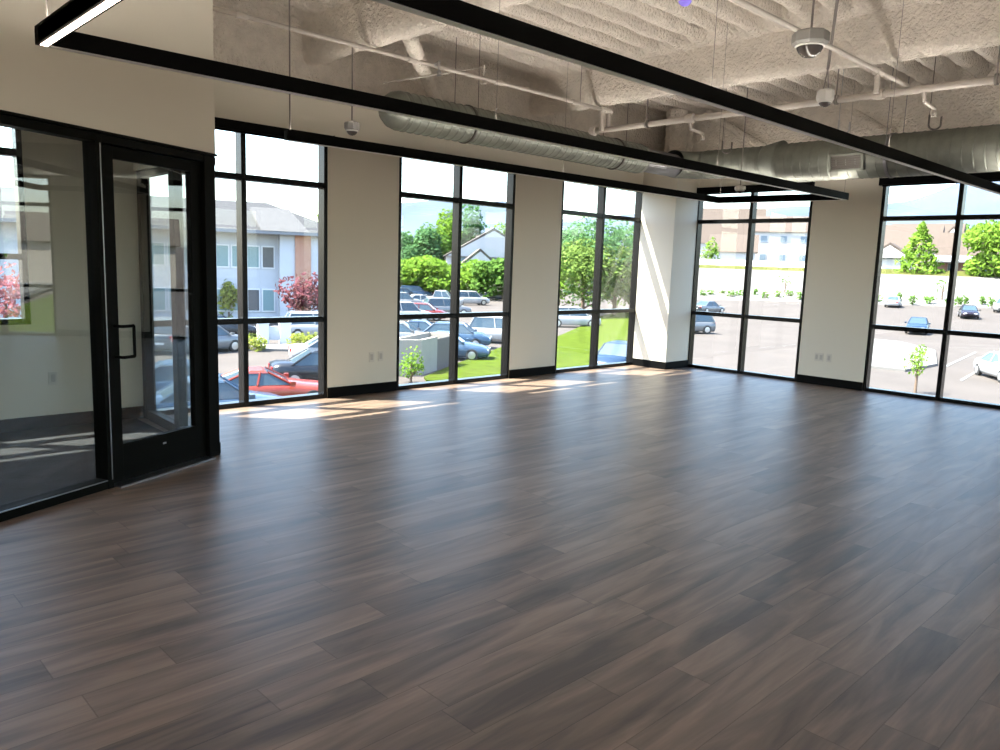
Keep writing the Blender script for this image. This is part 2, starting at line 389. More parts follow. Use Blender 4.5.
# ------------------------------------------------------------------ glazed partition
E0 = Vector((-8.62, -1.775, 0)); ang = math.radians(24.88); pd = Vector((-math.cos(ang), -math.sin(ang), 0)); pn = Vector((math.sin(ang), -math.cos(ang), 0))
def PM(s0, s1, n0, n1, z0, z1, mb):   # s along partition away from its end, n toward the room
    o = E0; vs = []
    for z in (z0, z1):
        for n in (n0, n1):
            for s in (s0, s1): P = o+pd*s+pn*n; vs.append((P.x, P.y, z))
    return mb.add(vs, [(0, 2, 3, 1), (4, 5, 7, 6), (0, 1, 5, 4), (2, 6, 7, 3), (0, 4, 6, 2), (1, 3, 7, 5)])
HP = 2.345
END = 5.6
bulk = MB(); PM(-.0, END, -.16, .02, HP, 4.2, bulk)
bulk.prism([(-8.70, -1.72), (-8.60, -1.72), (-8.50, .0), (-8.60, .0)], HP, 4.2)
struct(bulk.build('wall_partition', M_['wall']), 'drywall bulkhead above the black framed glass partition', 'wall')
fr = MB()
PM(0, .115, -.10, .015, 0, HP, fr); PM(1.035, 1.085, -.10, .015, 0, HP, fr); PM(.02, END, -.098, .012, HP-.055, HP-.001, fr)
PM(1.08, END, -.096, .010, 0, .065, fr); PM(2.75, 2.81, -.094, .008, .05, HP-.05, fr); PM(4.5, 4.56, -.094, .008, .05, HP-.05, fr)
PM(-.02, END, -.11, .024, HP, HP+.018, fr)
# side return back to the window wall
fr.box(-8.58, -8.49, -.09, -.004, 0, HP).box(-8.62, -8.54, -.98, -.87, 0, HP)
for za, zb in ((HP-.06, HP-.002), (0, .09)): fr.prism([(-8.66, -1.74), (-8.585, -1.74), (-8.50, -.05), (-8.575, -.05)], za, zb)
gf = struct(fr.build('window_20', M_['blackp'], bevel=.003), 'black aluminium framed glass partition of the small side room', 'partition')
g = MB(); PM(1.08, 2.76, -.05, -.04, .05, HP-.04, g); PM(2.80, 4.51, -.05, -.04, .05, HP-.04, g); PM(4.55, END, -.05, -.04, .05, HP-.04, g)
g.prism([(-8.625, -1.73), (-8.617, -1.73), (-8.578, -.96), (-8.586, -.96)], .08, HP-.04).prism([(-8.582, -.88), (-8.574, -.88), (-8.535, -.08), (-8.543, -.08)], .08, HP-.04)
g.build('partition_glass', M_['pglass'], gf)
tr = MB(); PM(1.048, 1.055, .0145, .018, .06, HP-.06, tr); PM(1.09, 4.5, .0105, .018, .058, .064, tr)
tr.build('glazing_bead', M_['steel'], gf)
# door
dr = MB(); PM(.118, .225, -.07, -.02, .01, HP-.058, dr); PM(.92, 1.032, -.07, -.02, .01, HP-.058, dr); PM(.22, .925, -.069, -.021, .012, .275, dr); PM(.22, .925, -.069, -.021, 2.205, HP-.06, dr)
dpos = E0+pd*.57
door = struct(dr.build('door_1', M_['blackp'], bevel=.003), 'black framed glass door at the end of the partition', 'door')
g = MB(); PM(.215, .93, -.05, -.042, .27, 2.21, g); g.build('door_glass', M_['pglass'], door)
h = MB()
for sgn, n0 in ((1, -.02),):
    n1 = n0+sgn*.07
    Q = lambda s, n, z: E0+pd*s+pn*n+Vector((0, 0, z))
    h.path([Q(.955, n0, 1.10), Q(.955, n1, 1.10), Q(.86, n1, 1.10), Q(.86, n1, .89), Q(.955, n1, .89), Q(.955, n0, .89)], .011, 8)
hh = h.build('door_handle', M_['matte'], door)
h = MB(); PM(.53, .56, -.0205, -.0185, .20, .212, h); h.build('door_stop_badge', M_['steel'], door)
th = MB(); PM(.115, 1.035, -.06, .075, 0, .014, th); tag(th.build('door_threshold', M_['steel']), 'flat aluminium threshold strip under the glass door', 'threshold', kind='structure')
# carpet of the side room
pe = E0+pd*END
cm = MB().prism([(-8.66, -.001), (XL+.05, -.001), (XL+.05, pe.y), (pe.x, pe.y+.02), (E0.x-.06, E0.y+.03)], .0005, .008)
struct(cm.build('floor_carpet', M_['carpet']), 'charcoal carpet of the glazed side room', 'carpet')

# ------------------------------------------------------------------ pendants
def bar(mb, a, b, z0, z1, w, e0=0, e1=0):
    a = Vector((a[0], a[1], 0)); b = Vector((b[0], b[1], 0)); d = (b-a).normalized(); n = Vector((-d.y, d.x, 0)); a = a-d*e0; b = b+d*e1; vs = []
    for z in (z0, z1):
        for P, s in ((a, -1), (b, -1), (a, 1), (b, 1)): Q = P+n*(w/2*s); vs.append((Q.x, Q.y, z))
    return mb.add(vs, [(0, 2, 3, 1), (4, 5, 7, 6), (0, 1, 5, 4), (2, 6, 7, 3), (0, 4, 6, 2), (1, 3, 7, 5)])
ZB, HB_, PW = 2.60, .088, .062
def pendant(lab, segs, cables, loc, lit=()):
    t = thing('linear_pendant_light', lab, 'pendant light', loc, 0, 'black linear pendant lights')
    for i, (a, b) in enumerate(segs):
        av, bv = Vector((*a, 0)), Vector((*b, 0)); dn = (bv-av).normalized(); nn = Vector((-dn.y, dn.x, 0))*(PW/2-.003)
        hb = bar(MB(), a, b, ZB, ZB+HB_-.012, PW, PW/2, PW/2)
        for s_ in (1, -1): bar(hb, tuple((av+nn*s_)[:2]), tuple((bv+nn*s_)[:2]), ZB+.002, ZB+HB_, .006, -PW/2 if s_*(1) and 0 else PW/2-.004, PW/2-.004)
        h = hb.build('housing', M_['matte'], t, bevel=.002)
        bar(MB(), a, b, ZB+HB_-.010, ZB+HB_-.006, PW*.74, -.004, -.004).build('added_uplight', M_['uplit_added'], t)  # added glowing strip, hidden between the lips, brightens the ceiling
        if i in lit: h['label'] = 'housing of the run that is switched on'
        d = bar(MB(), a, b, ZB-.004, ZB+.004, PW*(.5 if i in lit else .66), -.004, -.004).build('diffuser', M_['lit' if i in lit else 'lens'], t)
        if i in lit: d['label'] = 'glowing warm white diffuser'
    for (x, y, r) in cables:
        c = MB().tube((x, y, ZB+HB_-.005), (x, y, 4.14), r, n=6); c.build('cable', M_['cable'], t)
K1, K2, K3, K4 = (-10.11, -3.215), (-.74, -3.335), (-.94, -1.567), (-7.80, -1.447)
def lp(a, b, x): t = (x-a[0])/(b[0]-a[0]); return a[1]+(b[1]-a[1])*t
pendant('black linear pendant loop hung nearest the window wall, its left run glowing', [((-10.11, -8.4), K1), (K1, K2), (K2, K3), (K3, K4)],
        [(-10.11, -3.3, .004), (-7.05, lp(K1, K2, -7.05), .002), (-3.9, lp(K1, K2, -3.9), .002), (-.78, -3.33, .002), (-7.79, -1.447, .007), (-4.3, lp(K4, K3, -4.3), .002), (-.95, -1.6, .002), (-10.11, -6.5, .002)], (-5.5, -2.4, 2.6), lit=(0,))
pendant('black linear pendant crossing the middle of the room toward the right edge', [((-13.6, -5.05), (-.72, -5.12)), ((-.72, -5.12), (-.75, -6.95)), ((-.75, -6.95), (-13.6, -6.95))],
        [(-12.5, -5.05, .002), (-7.0, -5.08, .002), (-4.2, -5.1, .002), (-.75, -5.13, .002), (-.8, -6.95, .002)], (-7, -6, 2.6))

# ------------------------------------------------------------------ ducts
def duct(mb, a, b, r, pitch=.105, lip=.006, e=.012, n=36):
    a, b = Vector(a), Vector(b); L = (b-a).length; prof = [(r, 0)]; x = pitch/2
    while x < L-.03:
        prof += [(r, x-e-.005), (r, x-e), (r+lip, x-e*.45), (r+lip, x+e*.45), (r, x+e), (r, x+e+.005)]; x += pitch
    prof += [(r, L)]
    return mb.lathe(prof, a, b-a, n)
ZD = 3.15; YD = -.90
t = thing('spiral_duct', 'galvanised spiral duct hung along the window wall above the second and third windows', 'duct', (-3.5, YD, ZD-.2))
duct(MB(), (-6.22, YD, ZD), (-2.0, YD, ZD), .195, .105, .008, .012).build('duct_run', M_['galv'], t, smooth=True)
MB().lathe([(.06, -.19), (.13, -.16), (.18, -.09), (.2, -.01), (.2, .02)], (-6.24, YD, ZD), (1, 0, 0), 30).build('end_cap', M_['galv'], t, smooth=True)
MB().lathe([(.165, 0), (.165, .86)], (-2.02, YD, ZD), (1, 0, 0), 30).build('sleeve', M_['galvd'], t, smooth=True)
for x in (-5.3, -2.6): MB().tube((x, YD-.2, ZD), (x, YD-.2, 4.12), .004, n=6).tube((x, YD+.2, ZD), (x, YD+.2, 4.12), .004, n=6).lathe([(.212, -.012), (.212, .012)], (x, YD, ZD), (1, 0, 0), 30).build('strap', M_['darksteel'], t)
# low bracket stub near the duct
XB = -.80; ZE = 3.12
t = thing('large_duct', 'wide galvanised round duct with a grille running along the right wall', 'duct', (XB, -5, ZE-.27))
el = []                                            # elbow from the sleeve into the run along the right wall
for k in range(9):
    a = PI/2*k/8; el.append((XB-.32+.32*math.sin(a)-.0, YD-.32*(1-math.cos(a))))
mb = MB(); R = .20; n = 28; vs = []; fs = []
pts = [(-1.17, YD)]+el
for k, (x, y) in enumerate(pts):
    a = 0 if k == 0 else PI/2*(k-1)/8
    d = Vector((math.cos(a), -math.sin(a), 0)); s = Vector((d.y, -d.x, 0))
    for i in range(n): th_ = 2*PI*i/n; vs.append(Vector((x, y, 3.18))+s*(R*math.cos(th_))+Vector((0, 0, R*math.sin(th_))))
for k in range(len(pts)-1):
    for i in range(n): fs.append((k*n+i, k*n+(i+1) % n, (k+1)*n+(i+1) % n, (k+1)*n+i))
mb.add(vs, fs).build('elbow', M_['galv'], t)
yd0 = el[-1][1]
duct(MB(), (XB, yd0, 3.18), (XB, -2.22, 3.17), .205, .12, .005, .007).build('narrow_run', M_['galv'], t, smooth=True)
MB().lathe([(.208, 0), (.215, .02), (.265, .24), (.268, .26)], (XB, -2.18, 3.17), (0, -1, -.03), 36).build('reducer', M_['galv'], t, smooth=True)
duct(MB(), (XB, -2.40, ZE), (XB, -9.2, ZE), .262, .12, .005, .007).build('wide_run', M_['galv'], t, smooth=True)
# grille on the duct
gc = onX(848, 161, -1.0)
a0 = math.atan2(gc.z-ZE, -1.0-XB)
Mg = Matrix.Translation((XB, gc.y, ZE)) @ Matrix.Rotation(-.30, 4, 'Y')
# local -x points to the room
g = MB(); o_ = -.285
for a in ((o_, -.22, -.19, .22, .085, .11), (o_, -.22, -.19, .22, -.11, -.085), (o_, -.22, -.19, -.19, -.11, .11), (o_, .19, -.19, .22, -.11, .11)):
    g.box(a[0], -.20, a[1], a[3], a[4], a[5], Mg)
gr = g.build('air_register', M_['galv'], t); gr['label'] = 'rectangular register frame'
g = MB().box(-.262, -.22, -.19, .19, -.086, .086, Mg)
for k in range(6): g.box(-.274, -.262, -.19, .19, -.075+k*.028, -.066+k*.028, Mg)
g.build('register_louvre', M_['darksteel'], gr)
for y in (-3.9, -6.2):
    MB().lathe([(.276, -.02), (.276, .02)], (XB, y, ZE), (0, 1, 0), 36).tube((XB-.27, y, ZE), (XB-.27, y, 4.12), .004, n=6).tube((XB+.27, y, ZE), (XB+.27, y, 4.12), .004, n=6).build('strap', M_['galvd'], t)

# ------------------------------------------------------------------ sprinkler pipes
def head(mb, P, drop=.09):
    P = Vector(P); mb.tube(P, P-Vector((0, 0, drop)), .012).lathe([(.012, 0), (.022, -.012), (.022, -.03), (.01, -.045), (.028, -.05), (.028, -.053)], P-Vector((0, 0, drop)), n=10)
ZP, YP = 3.60, -1.2
jx = -3.25
t = thing('sprinkler_branch_pipe', 'thin tan sprinkler pipe running above the windows along the back wall', 'pipe', (-5.5, YP, ZP))
MB().tube((-9.0, YP, ZP), (jx, YP, ZP), .021, n=10).build('pipe', M_['pipe'], t, smooth=True)
for x in (-8.1, -6.3, -5.1, -3.8): MB().tube((x-.05, YP, ZP), (x+.05, YP, ZP), .03, n=10).build('coupling', M_['pipe'], t)
for x in (-6.35, -3.7): MB().tube((x, YP, ZP), (x, YP, 4.12), .006, n=6).build('hanger_rod', M_['cable'], t)
P1 = onY(434, 68, YP); P2 = onY(484, 77, YP); ar = MB()
ar.path([(P1.x, YP, ZP), (P1.x+.02, YP-.06, ZP+.03)], .02, 8); head(ar, (P1.x+.02, YP-.06, ZP+.04)); ar.build('sprinkler_head', M_['steel'], t)
ar = MB(); ar.path([(P2.x, YP, ZP), (P2.x, YP, ZP+.14)], .012, 8); ar.path([(P2.x, YP, ZP+.12), (P1.x-.35, YP+.38, 3.42)], .009, 6); ar.lathe([(.02, 0), (.02, -.03), (.035, -.035)], (P2.x, YP, ZP-.02), n=10); ar.build('sprinkler_head', M_['pipe'], t)
PB = onZ(603, 130, 3.60)
t = thing('sprinkler_main_pipe', 'thick tan sprinkler main crossing above the right wall duct toward the viewer', 'pipe', (PB.x, -3, 3.35))
MB().tube((jx+.03, -1.05, 3.35), (jx-.02, -9.0, 3.35), .034, n=12).build('pipe', M_['pipe'], t, smooth=True)
f = MB(); f.tube((jx+.0, YP, ZP+.03), (jx+.0, YP, 3.33), .035, n=10).tube((jx+.12, YP, ZP), (jx+.12, YP, 3.37), .03, n=10).tube((jx-.05, YP, ZP), (jx+.16, YP, ZP), .04, n=10).tube((jx+.03, -1.0, 3.35), (jx+.03, -1.08, 3.35), .056, n=12); f.build('riser_fitting', M_['pipe'], t)
for y in (-2.5, -4.6, -6.2): MB().tube((jx, y-.05, 3.35), (jx, y+.05, 3.35), .05, n=12).build('coupling', M_['pipe'], t)
for y in (-1.9, -4.2, -5.6): MB().tube((jx-.02, y, 3.37), (jx-.02, y, 3.66), .007, n=6).lathe([(.05, -.012), (.05, .012)], (jx-.01, y, 3.35), (0, 1, 0), 14).build('hanger_rod', M_['cable'], t)
for px, py in ((690, 120), (925, 86)):
    Q = onX(px, py, jx); f = MB(); f.path([(jx, Q.y, 3.35), (jx+.02, Q.y, 3.24), (jx+.26, Q.y-.02, 3.21)], .017, 8); head(f, (jx+.26, Q.y-.02, 3.22), .03); f.build('sprinkler_head', M_['pipe'], t)
Pa = onZ(732, 0, 3.40); Pb = onZ(908, 86, 3.40)
t = thing('sprinkler_cross_pipe', 'tan sprinkler pipe slanting from the upper edge to the main pipe', 'pipe', (-4, -4.8, 3.40))
MB().tube((-9.8, Pa.y+.0, 3.40), (Pb.x, Pb.y, 3.40), .020, n=10).build('pipe', M_['pipe'], t, smooth=True)
q = onZ(878, 72, 3.40); f = MB().tube((q.x, q.y, 3.44), (q.x, q.y, 3.22), .024, n=10).tube((q.x-.05, q.y, 3.40), (q.x+.05, q.y, 3.40), .036, n=10); f.build('riser_fitting', M_['pipe'], t)

# ------------------------------------------------------------------ sensors, hooks
def sensor(P, w, h, lab, top=4.12, vee=False, m='grey', dm='dome', cord=.008, off=(0, 0)):
    t = thing('ceiling_sensor', lab, 'sensor', P, 0, 'sensors hung from the ceiling')
    x, y, z = P; pts = [(w/2*math.cos(PI/8+PI/4*k), w/2*math.sin(PI/8+PI/4*k)) for k in range(8)]
    mb = MB(); n = 8; vs = []
    for s, zz in ((.86, -h*.05), (1, h*.12), (1, h*.72), (.9, h*.85), (.35, h)): vs += [(x+a*s, y+b*s, z+zz) for a, b in pts]
    fs = [tuple(range(n-1, -1, -1)), tuple(range(4*n, 5*n))]+[(k*n+i, k*n+(i+1) % n, (k+1)*n+(i+1) % n, (k+1)*n+i) for k in range(4) for i in range(n)]
    mb.add(vs, fs).build('housing', M_[m], t)
    r = w*.36; MB().lathe([(r, 0), (r*.97, -r*.25), (r*.8, -r*.55), (r*.5, -r*.8), (.004, -r*.92)], (x, y, z-h*.04), n=20).build('dome', M_[dm], t, smooth=True)
    MB().lathe([(r*1.10, -.0), (r*1.10, -.008), (r*1.01, -.012)], (x, y, z-h*.05), n=24).build('trim_ring', M_['white'], t, smooth=True)
    c = MB(); j = Vector((x, y, z+h))
    if vee:
        k = j+Vector((0, 0, .18)); c.tube(j-Vector((w*.35, 0, .02)), k, .006, n=6).tube(j+Vector((w*.35, 0, -.02)), k, .006, n=6).tube(k, (x+off[0], y+off[1], top), cord, n=8)
    else: c.tube(j, (x, y, top), cord, n=8)
    c.build('cord', M_['cable'], t)
    return t
sensor(tuple(onZ(810, 45, 3.18)), .25, .10, 'octagonal grey domed sensor hanging between the beams, largest of the sensors')
sensor(tuple(onZ(825, 101, 3.30)), .165, .12, 'white domed sensor on a forked cord in front of the main pipe', vee=True, m='white', cord=.014, off=tuple((onZ(838, -4, 4.1)-onZ(825, 101, 3.3))[:2]))
s1 = onY(352, 130, -.9); sensor(tuple(s1), .155, .085, 'small grey domed sensor hanging in front of the back wall between two windows')
s1 = onX(740, 190, -1.2); sensor(tuple(s1), .15, .06, 'small white domed sensor hanging in front of the window right of the corner column', m='white')
s1 = onZ(685, 2, 3.55); sensor((s1.x, s1.y, s1.z+.02), .14, .10, 'violet lensed sensor cut by the top edge of the picture', dm='violet')
HX = -1.35
for i, ((px, py), lab) in enumerate((((727, 146), 'dark U-shaped hanger hook above the narrow duct near the corner'), ((844, 126), 'U-shaped hanger hook below the white forked sensor'), ((935, 121), 'dark U-shaped hanger hook above the wide duct at the right'))):
    P = onX(px, py, HX); w = .055; pts = []
    for k in range(9): a = PI+PI*k/8; pts.append((P.x+.03*math.cos(a), P.y-w*math.cos(a), P.z-.04+w*math.sin(a)))
    u = [(P.x-.03, P.y+w, P.z+.07)]+pts+[(P.x+.03, P.y-w, P.z+.05)]
    m = MB().path(u, .011, 8).tube((P.x-.03, P.y+w, P.z+.06), (P.x-.03, P.y+w, 4.12), .004, n=6)
    tag(m.build('hanger_hook', M_['steel' if i == 1 else 'darksteel']), lab, 'hook', 'hanger hooks above the ducts')

# ------------------------------------------------------------------ outlets
def outlet(px, py, wall, w, hgt, gangs, lab):
    if wall == 'x': P = onY(px, py, 0)
    else: P = onX(px, py, cx0*0)
    t = thing('wall_outlet', lab, 'outlet', (P.x, P.y, P.z))
    def bx(m, a0, a1, z0, z1, d0, d1):
        if wall == 'x': m.box(P.x+a0, P.x+a1, -d1, -d0, P.z+z0, P.z+z1)
        else: m.box(-d1, -d0, P.y+a0, P.y+a1, P.z+z0, P.z+z1)
        return m
    bx(MB(), -w/2, w/2, -hgt/2, hgt/2, 0, .007).build('cover_plate', M_['plateb'], t, bevel=.002)
    for k in range(gangs):
        c = -w/2+(k+.5)*w/gangs; bx(MB(), c-.017, c+.017, -.035, .035, .0065, .011).build('socket', M_['sockb'], t)
outlet(371.5, 357, 'x', .075, .12, 1, 'left outlet of the pair low on the back wall pier')
outlet(380.5, 356, 'x', .075, .12, 1, 'pale wall outlet low on the back wall pier, nearer the second window')
outlet(819, 357, 'y', .13, .12, 2, 'wide pale outlet plate low on the right wall between the two windows')
outlet(829, 358, 'y', .075, .12, 1, 'narrow pale outlet right beside the wide outlet plate on the right wall')
outlet(53, 378, 'x', .075, .12, 1, 'pale outlet on the side room wall behind the glass')

# ------------------------------------------------------------------ outside
def ground():
    xs = [-120, -60, -20, -5]+[.35]+[5+5*i for i in range(36)]+[200, 260, 400]; ys = [-160, -100, -60, -30, 0]+[5*i for i in range(1, 30)]+[160, 200, 300]
    vs = []; fs = []; n = len(xs)
    for y in ys:
        for x in xs: vs.append((x, y, gz(x, y)))
    for j in range(len(ys)-1):
        for i in range(n-1): fs.append((j*n+i, j*n+i+1, (j+1)*n+i+1, (j+1)*n+i))
    return MB().add(vs, fs)
tag(ground().build('ground', M_['asphalt']), 'sunlit asphalt parking lot around the building', 'ground', kind='structure')
def patch(pts, m, name, lab, cat, dz=.05, thick=.3, kind='structure', sub=1):
    """flat slab that follows the land"""
    n = len(pts); vs = [(x, y, gz(x, y)+dz) for x, y in pts]+[(x, y, gz(x, y)-thick) for x, y in pts]
    mb = MB().add(vs, [tuple(range(n)), tuple(range(2*n-1, n-1, -1))]+[(i, n+i, n+(i+1) % n, (i+1) % n) for i in range(n)])
    return tag(mb.build(name, m), lab, cat, kind=kind)
def G(px, py): P = gp(px, py); return (P.x, P.y)
# facade of our own building below the floor
struct(MB().box(XL-T, T-.01, YN-T, T-.01, -3.5, -.25).build('wall_outer', M_['conc']))
# lawn seen through the second and third windows
lawn = [(-2, 9), (8, 15.8), G(424, 379), G(455, 366), G(503, 348), G(548, 342), G(575, 330), G(604, 316), G(648, 309), G(655, 330), G(659, 350), G(660, 372), (6, 6)]
patch(lawn, M_['grass'], 'lawn', 'green lawn sloping past the concrete enclosure', 'lawn', .10)
# concrete enclosure
e1, e2, e3 = gp(386, 376), gp(421, 376), gp(451, 366)
def quadwall(a, b, h, t, mb):
    a = Vector((a.x, a.y, 0)); b = Vector((b.x, b.y, 0)); d = (b-a).normalized(); n = Vector((-d.y, d.x, 0))*t
    vs = []
    for z in (-3.55, -3.5+h):
        for P in (a, b, b+n, a+n): vs.append((P.x, P.y, z))
    return mb.add(vs, [(0, 1, 2, 3), (4, 5, 6, 7), (0, 1, 5, 4), (1, 2, 6, 5), (2, 3, 7, 6), (3, 0, 4, 7)])
e4 = e1+(e3-e2)*1.25; e3b = e2+(e3-e2)*.5
t = thing('dumpster_enclosure', 'pale concrete enclosure with a dark slatted gate beyond the second window', 'enclosure', (e2.x, e2.y, -3.5))
w = MB(); quadwall(e1, e2, 1.62, .2, w); quadwall(e2, e3b, 1.62, .2, w); quadwall(e4, e1, 1.62, .2, w); quadwall(e3, e4, 1.62, .2, w); w.build('enclosure_wall', mat('beige_block', (.30, .275, .235), .9, var=(1.5, .06)), t)
g = MB(); dv = (e3-e3b); nsl = 26
for k in range(nsl):
    a = e3b+dv*(k/nsl); b = e3b+dv*((k+.72)/nsl); quadwall(a, b, 1.5, .05, g)
mgate = mat('gate_slats', (.09, .085, .09), .6); g.build('slatted_gate', mgate, t)
capm = MB(); quadwall(e1, e2, 1.68, .24, capm)
# --- trees
def leafcloud(mb, c, rx, rz, n, size, seed, flat=.75):
    rnd = random.Random(seed); lobes = []
    for k in range(9):
        a = rnd.uniform(0, 2*PI); q = rnd.uniform(.15, .62)
        lobes.append((c[0]+rx*q*math.cos(a), c[1]+rx*q*math.sin(a), c[2]+rz*rnd.uniform(-.55, .6), rnd.uniform(.38, .62)))
    lobes.append((c[0], c[1], c[2], .7))
    for i in range(n):
        L = lobes[rnd.randrange(len(lobes))]
        while True:
            v = Vector((rnd.gauss(0, 1), rnd.gauss(0, 1), rnd.gauss(0, 1)))
            if v.length > .01: break
        v.normalize(); v *= rnd.uniform(.55, 1.03)**.5
        P = Vector((L[0]+v.x*rx*L[3], L[1]+v.y*rx*L[3], L[2]+v.z*rz*L[3]))
        u = Vector((rnd.gauss(0, 1), rnd.gauss(0, 1), rnd.gauss(0, 1))).normalized(); w = u.orthogonal().normalized(); s = size*rnd.uniform(.6, 1.3)
        mb.add([P-u*s, P+w*s*.6, P+u*s, P-w*s*.6], [(0, 1, 2, 3)])
    return mb
def tree(P, H, rx, trunk, cm, lab, n=900, size=.28, seed=1, kind='tree', group=None, name='tree', shape='round'):
    P = Vector((P[0], P[1], gz(P[0], P[1]) if len(P) < 3 else P[2])); t = thing(name, lab, kind, P, 0, group)
    cz = trunk+(H-trunk)/2; rz = (H-trunk)/2
    mb = MB()
    if shape == 'cone':
        rnd = random.Random(seed)
        for i in range(n):
            q = rnd.random()**1.5; a = rnd.uniform(0, 2*PI); r = rx*(1-q)**.8*(.55+.45*rnd.random())*(1+.22*math.sin(q*31+a*2)); s = size*rnd.uniform(.6, 1.3)
            Q = Vector((P.x+r*math.cos(a), P.y+r*math.sin(a), P.z+trunk+q*(H-trunk)))
            u = Vector((rnd.gauss(0, 1), rnd.gauss(0, 1), rnd.gauss(0, 1))).normalized(); w = u.orthogonal().normalized()
            mb.add([Q-u*s, Q+w*s*.6, Q+u*s, Q-w*s*.6], [(0, 1, 2, 3)])
    elif shape == 'willow':
        rnd = random.Random(seed)
        for i in range(n):
            a = rnd.uniform(0, 2*PI); el_ = rnd.uniform(0, 1)**.6; r = rx*math.sqrt(rnd.random())
            topz = H*(1-.35*(r/rx)**2); z = topz-rnd.random()**1.3*(topz-trunk*.5)
            Q = Vector((P.x+r*math.cos(a), P.y+r*math.sin(a), P.z+z)); s = size*rnd.uniform(.6, 1.3)
            u = Vector((rnd.gauss(0, .25), rnd.gauss(0, .25), 1)).normalized(); w = Vector((rnd.gauss(0, 1), rnd.gauss(0, 1), 0)).normalized()
            mb.add([Q-u*s*1.8, Q+w*s*.4, Q+u*s*1.8, Q-w*s*.4], [(0, 1, 2, 3)])
    else: leafcloud(mb, (P.x, P.y, P.z+cz), rx, rz, n, size, seed)
    mb.build('crown', cm, t)
    k = MB().tube(P-Vector((0, 0, .1)), P+Vector((0, 0, cz)), H*.022+.02, H*.012+.01, 8)
    rnd = random.Random(seed+5)
    for q in range(5):
        a = rnd.uniform(0, 2*PI); b = P+Vector((0, 0, trunk*.8+.1*H*q*.6)); k.tube(b, b+Vector((rx*.6*math.cos(a), rx*.6*math.sin(a), H*.18)), H*.01+.008, .008, 5)
    k.build('trunk', M_['bark'], t)
    return t
LG = leaf_mat('bright_leaves', (.23, .40, .055)); LM = leaf_mat('mid_leaves', (.15, .29, .06)); LB = leaf_mat('blue_green_leaves', (.13, .27, .11)); LP = leaf_mat('plum_leaves', (.27, .10, .12)); LW = leaf_mat('willow_leaves', (.24, .36, .09)); LY = leaf_mat('yellow_green_leaves', (.42, .48, .10)); LK = leaf_mat('pink_blossom', (.60, .22, .26))
def tsize(px, base_y, top_y):        # ground point and height of a tree from its foot and top
    P = gp(px, base_y); D = math.hypot(P.x-CAM.x, P.y-CAM.y); return P, hd(px, top_y, D).z-P.z, D
# office building across the lot
PBc = Vector((21.5, 47.3, -3.5)); uu = Vector((.945, -.327, 0)); ra = math.atan2(uu.y, uu.x)
OW = mat('pale_blue_siding', (.49, .52, .565), .8, var=(.6, .05)); OB = brick_mat('orange_brick', (.46, .22, .14), (.40, .18, .11), (.5, .42, .36), 3.0); OR_ = roof_mat('grey_shingles', (.031, .032, .035)); OG = mat('teal_window_glass', (.20, .31, .33), .15); OT = mat('white_window_trim', (.68, .70, .72), .6); OD = mat('dark_window_glass', (.10, .11, .12), .15); OF = mat('grey_fascia', (.20, .21, .23), .7)
t = thing('office_building', 'two storey pale blue office building with grey hip roof and orange brick pier', 'building', PBc, ra)
def LBX(*b): return MB().box(*b)
LBX(-40, -3.1, .0, 14, -.2, 7.1).build('wall', OW, t, world=False)
o = LBX(-3.1, 1.6, -.9, 14, -.2, 7.1).build('entry_bay', OW, t, world=False)
o = LBX(-1.95, -.75, -1.05, -.3, -.2, 7.05).build('brick_pier', OB, t, world=False); o['label'] = 'orange brick pier'
rf = MB().add([(-41, -.9, 7.0), (2.4, -1.8, 7.0), (2.4, 15, 7.0), (-41, 15, 7.0), (-37, 6, 9.5), (-3.2, 5.0, 9.5)], [(0, 1, 5, 4), (1, 2, 5), (2, 3, 4, 5), (3, 0, 4), (0, 3, 2, 1)]); rf.build('roof', OR_, t, world=False)
LBX(-41, 2.4, -1.82, -.85, 6.78, 7.02).build('fascia', OF, t, world=False)
rf = MB().add([(-4.6, -1.86, 7.02), (-1.0, -1.86, 7.02), (-2.0, 1.5, 8.9), (-5.0, 1.5, 8.9)], [(0, 1, 2, 3)]); rf.add([(-4.6, -1.6, 6.9), (-1.0, -1.6, 6.9), (-2.0, 1.8, 8.75), (-5.0, 1.8, 8.75)], [(3, 2, 1, 0)]); rf.build('roof_patch', roof_mat('pale_shingles', (.078, .078, .08)), t, world=False)
for fl_, z0, z1 in ((0, .8, 2.6), (1, 4.15, 5.9)):
    for k in range(14):
        x = -3.85-k*1.12
        f = LBX(x-.5, x+.5, -.09, .02, z0, z1).build('window', OT, t, world=False)
        MB().box(x-.41, x+.41, -.10, -.085, z0+.1, z1-.1).build('pane', OD if (k+fl_) % 4 == 1 else OG, f, world=False)
# small things by the building
def carthing(): pass

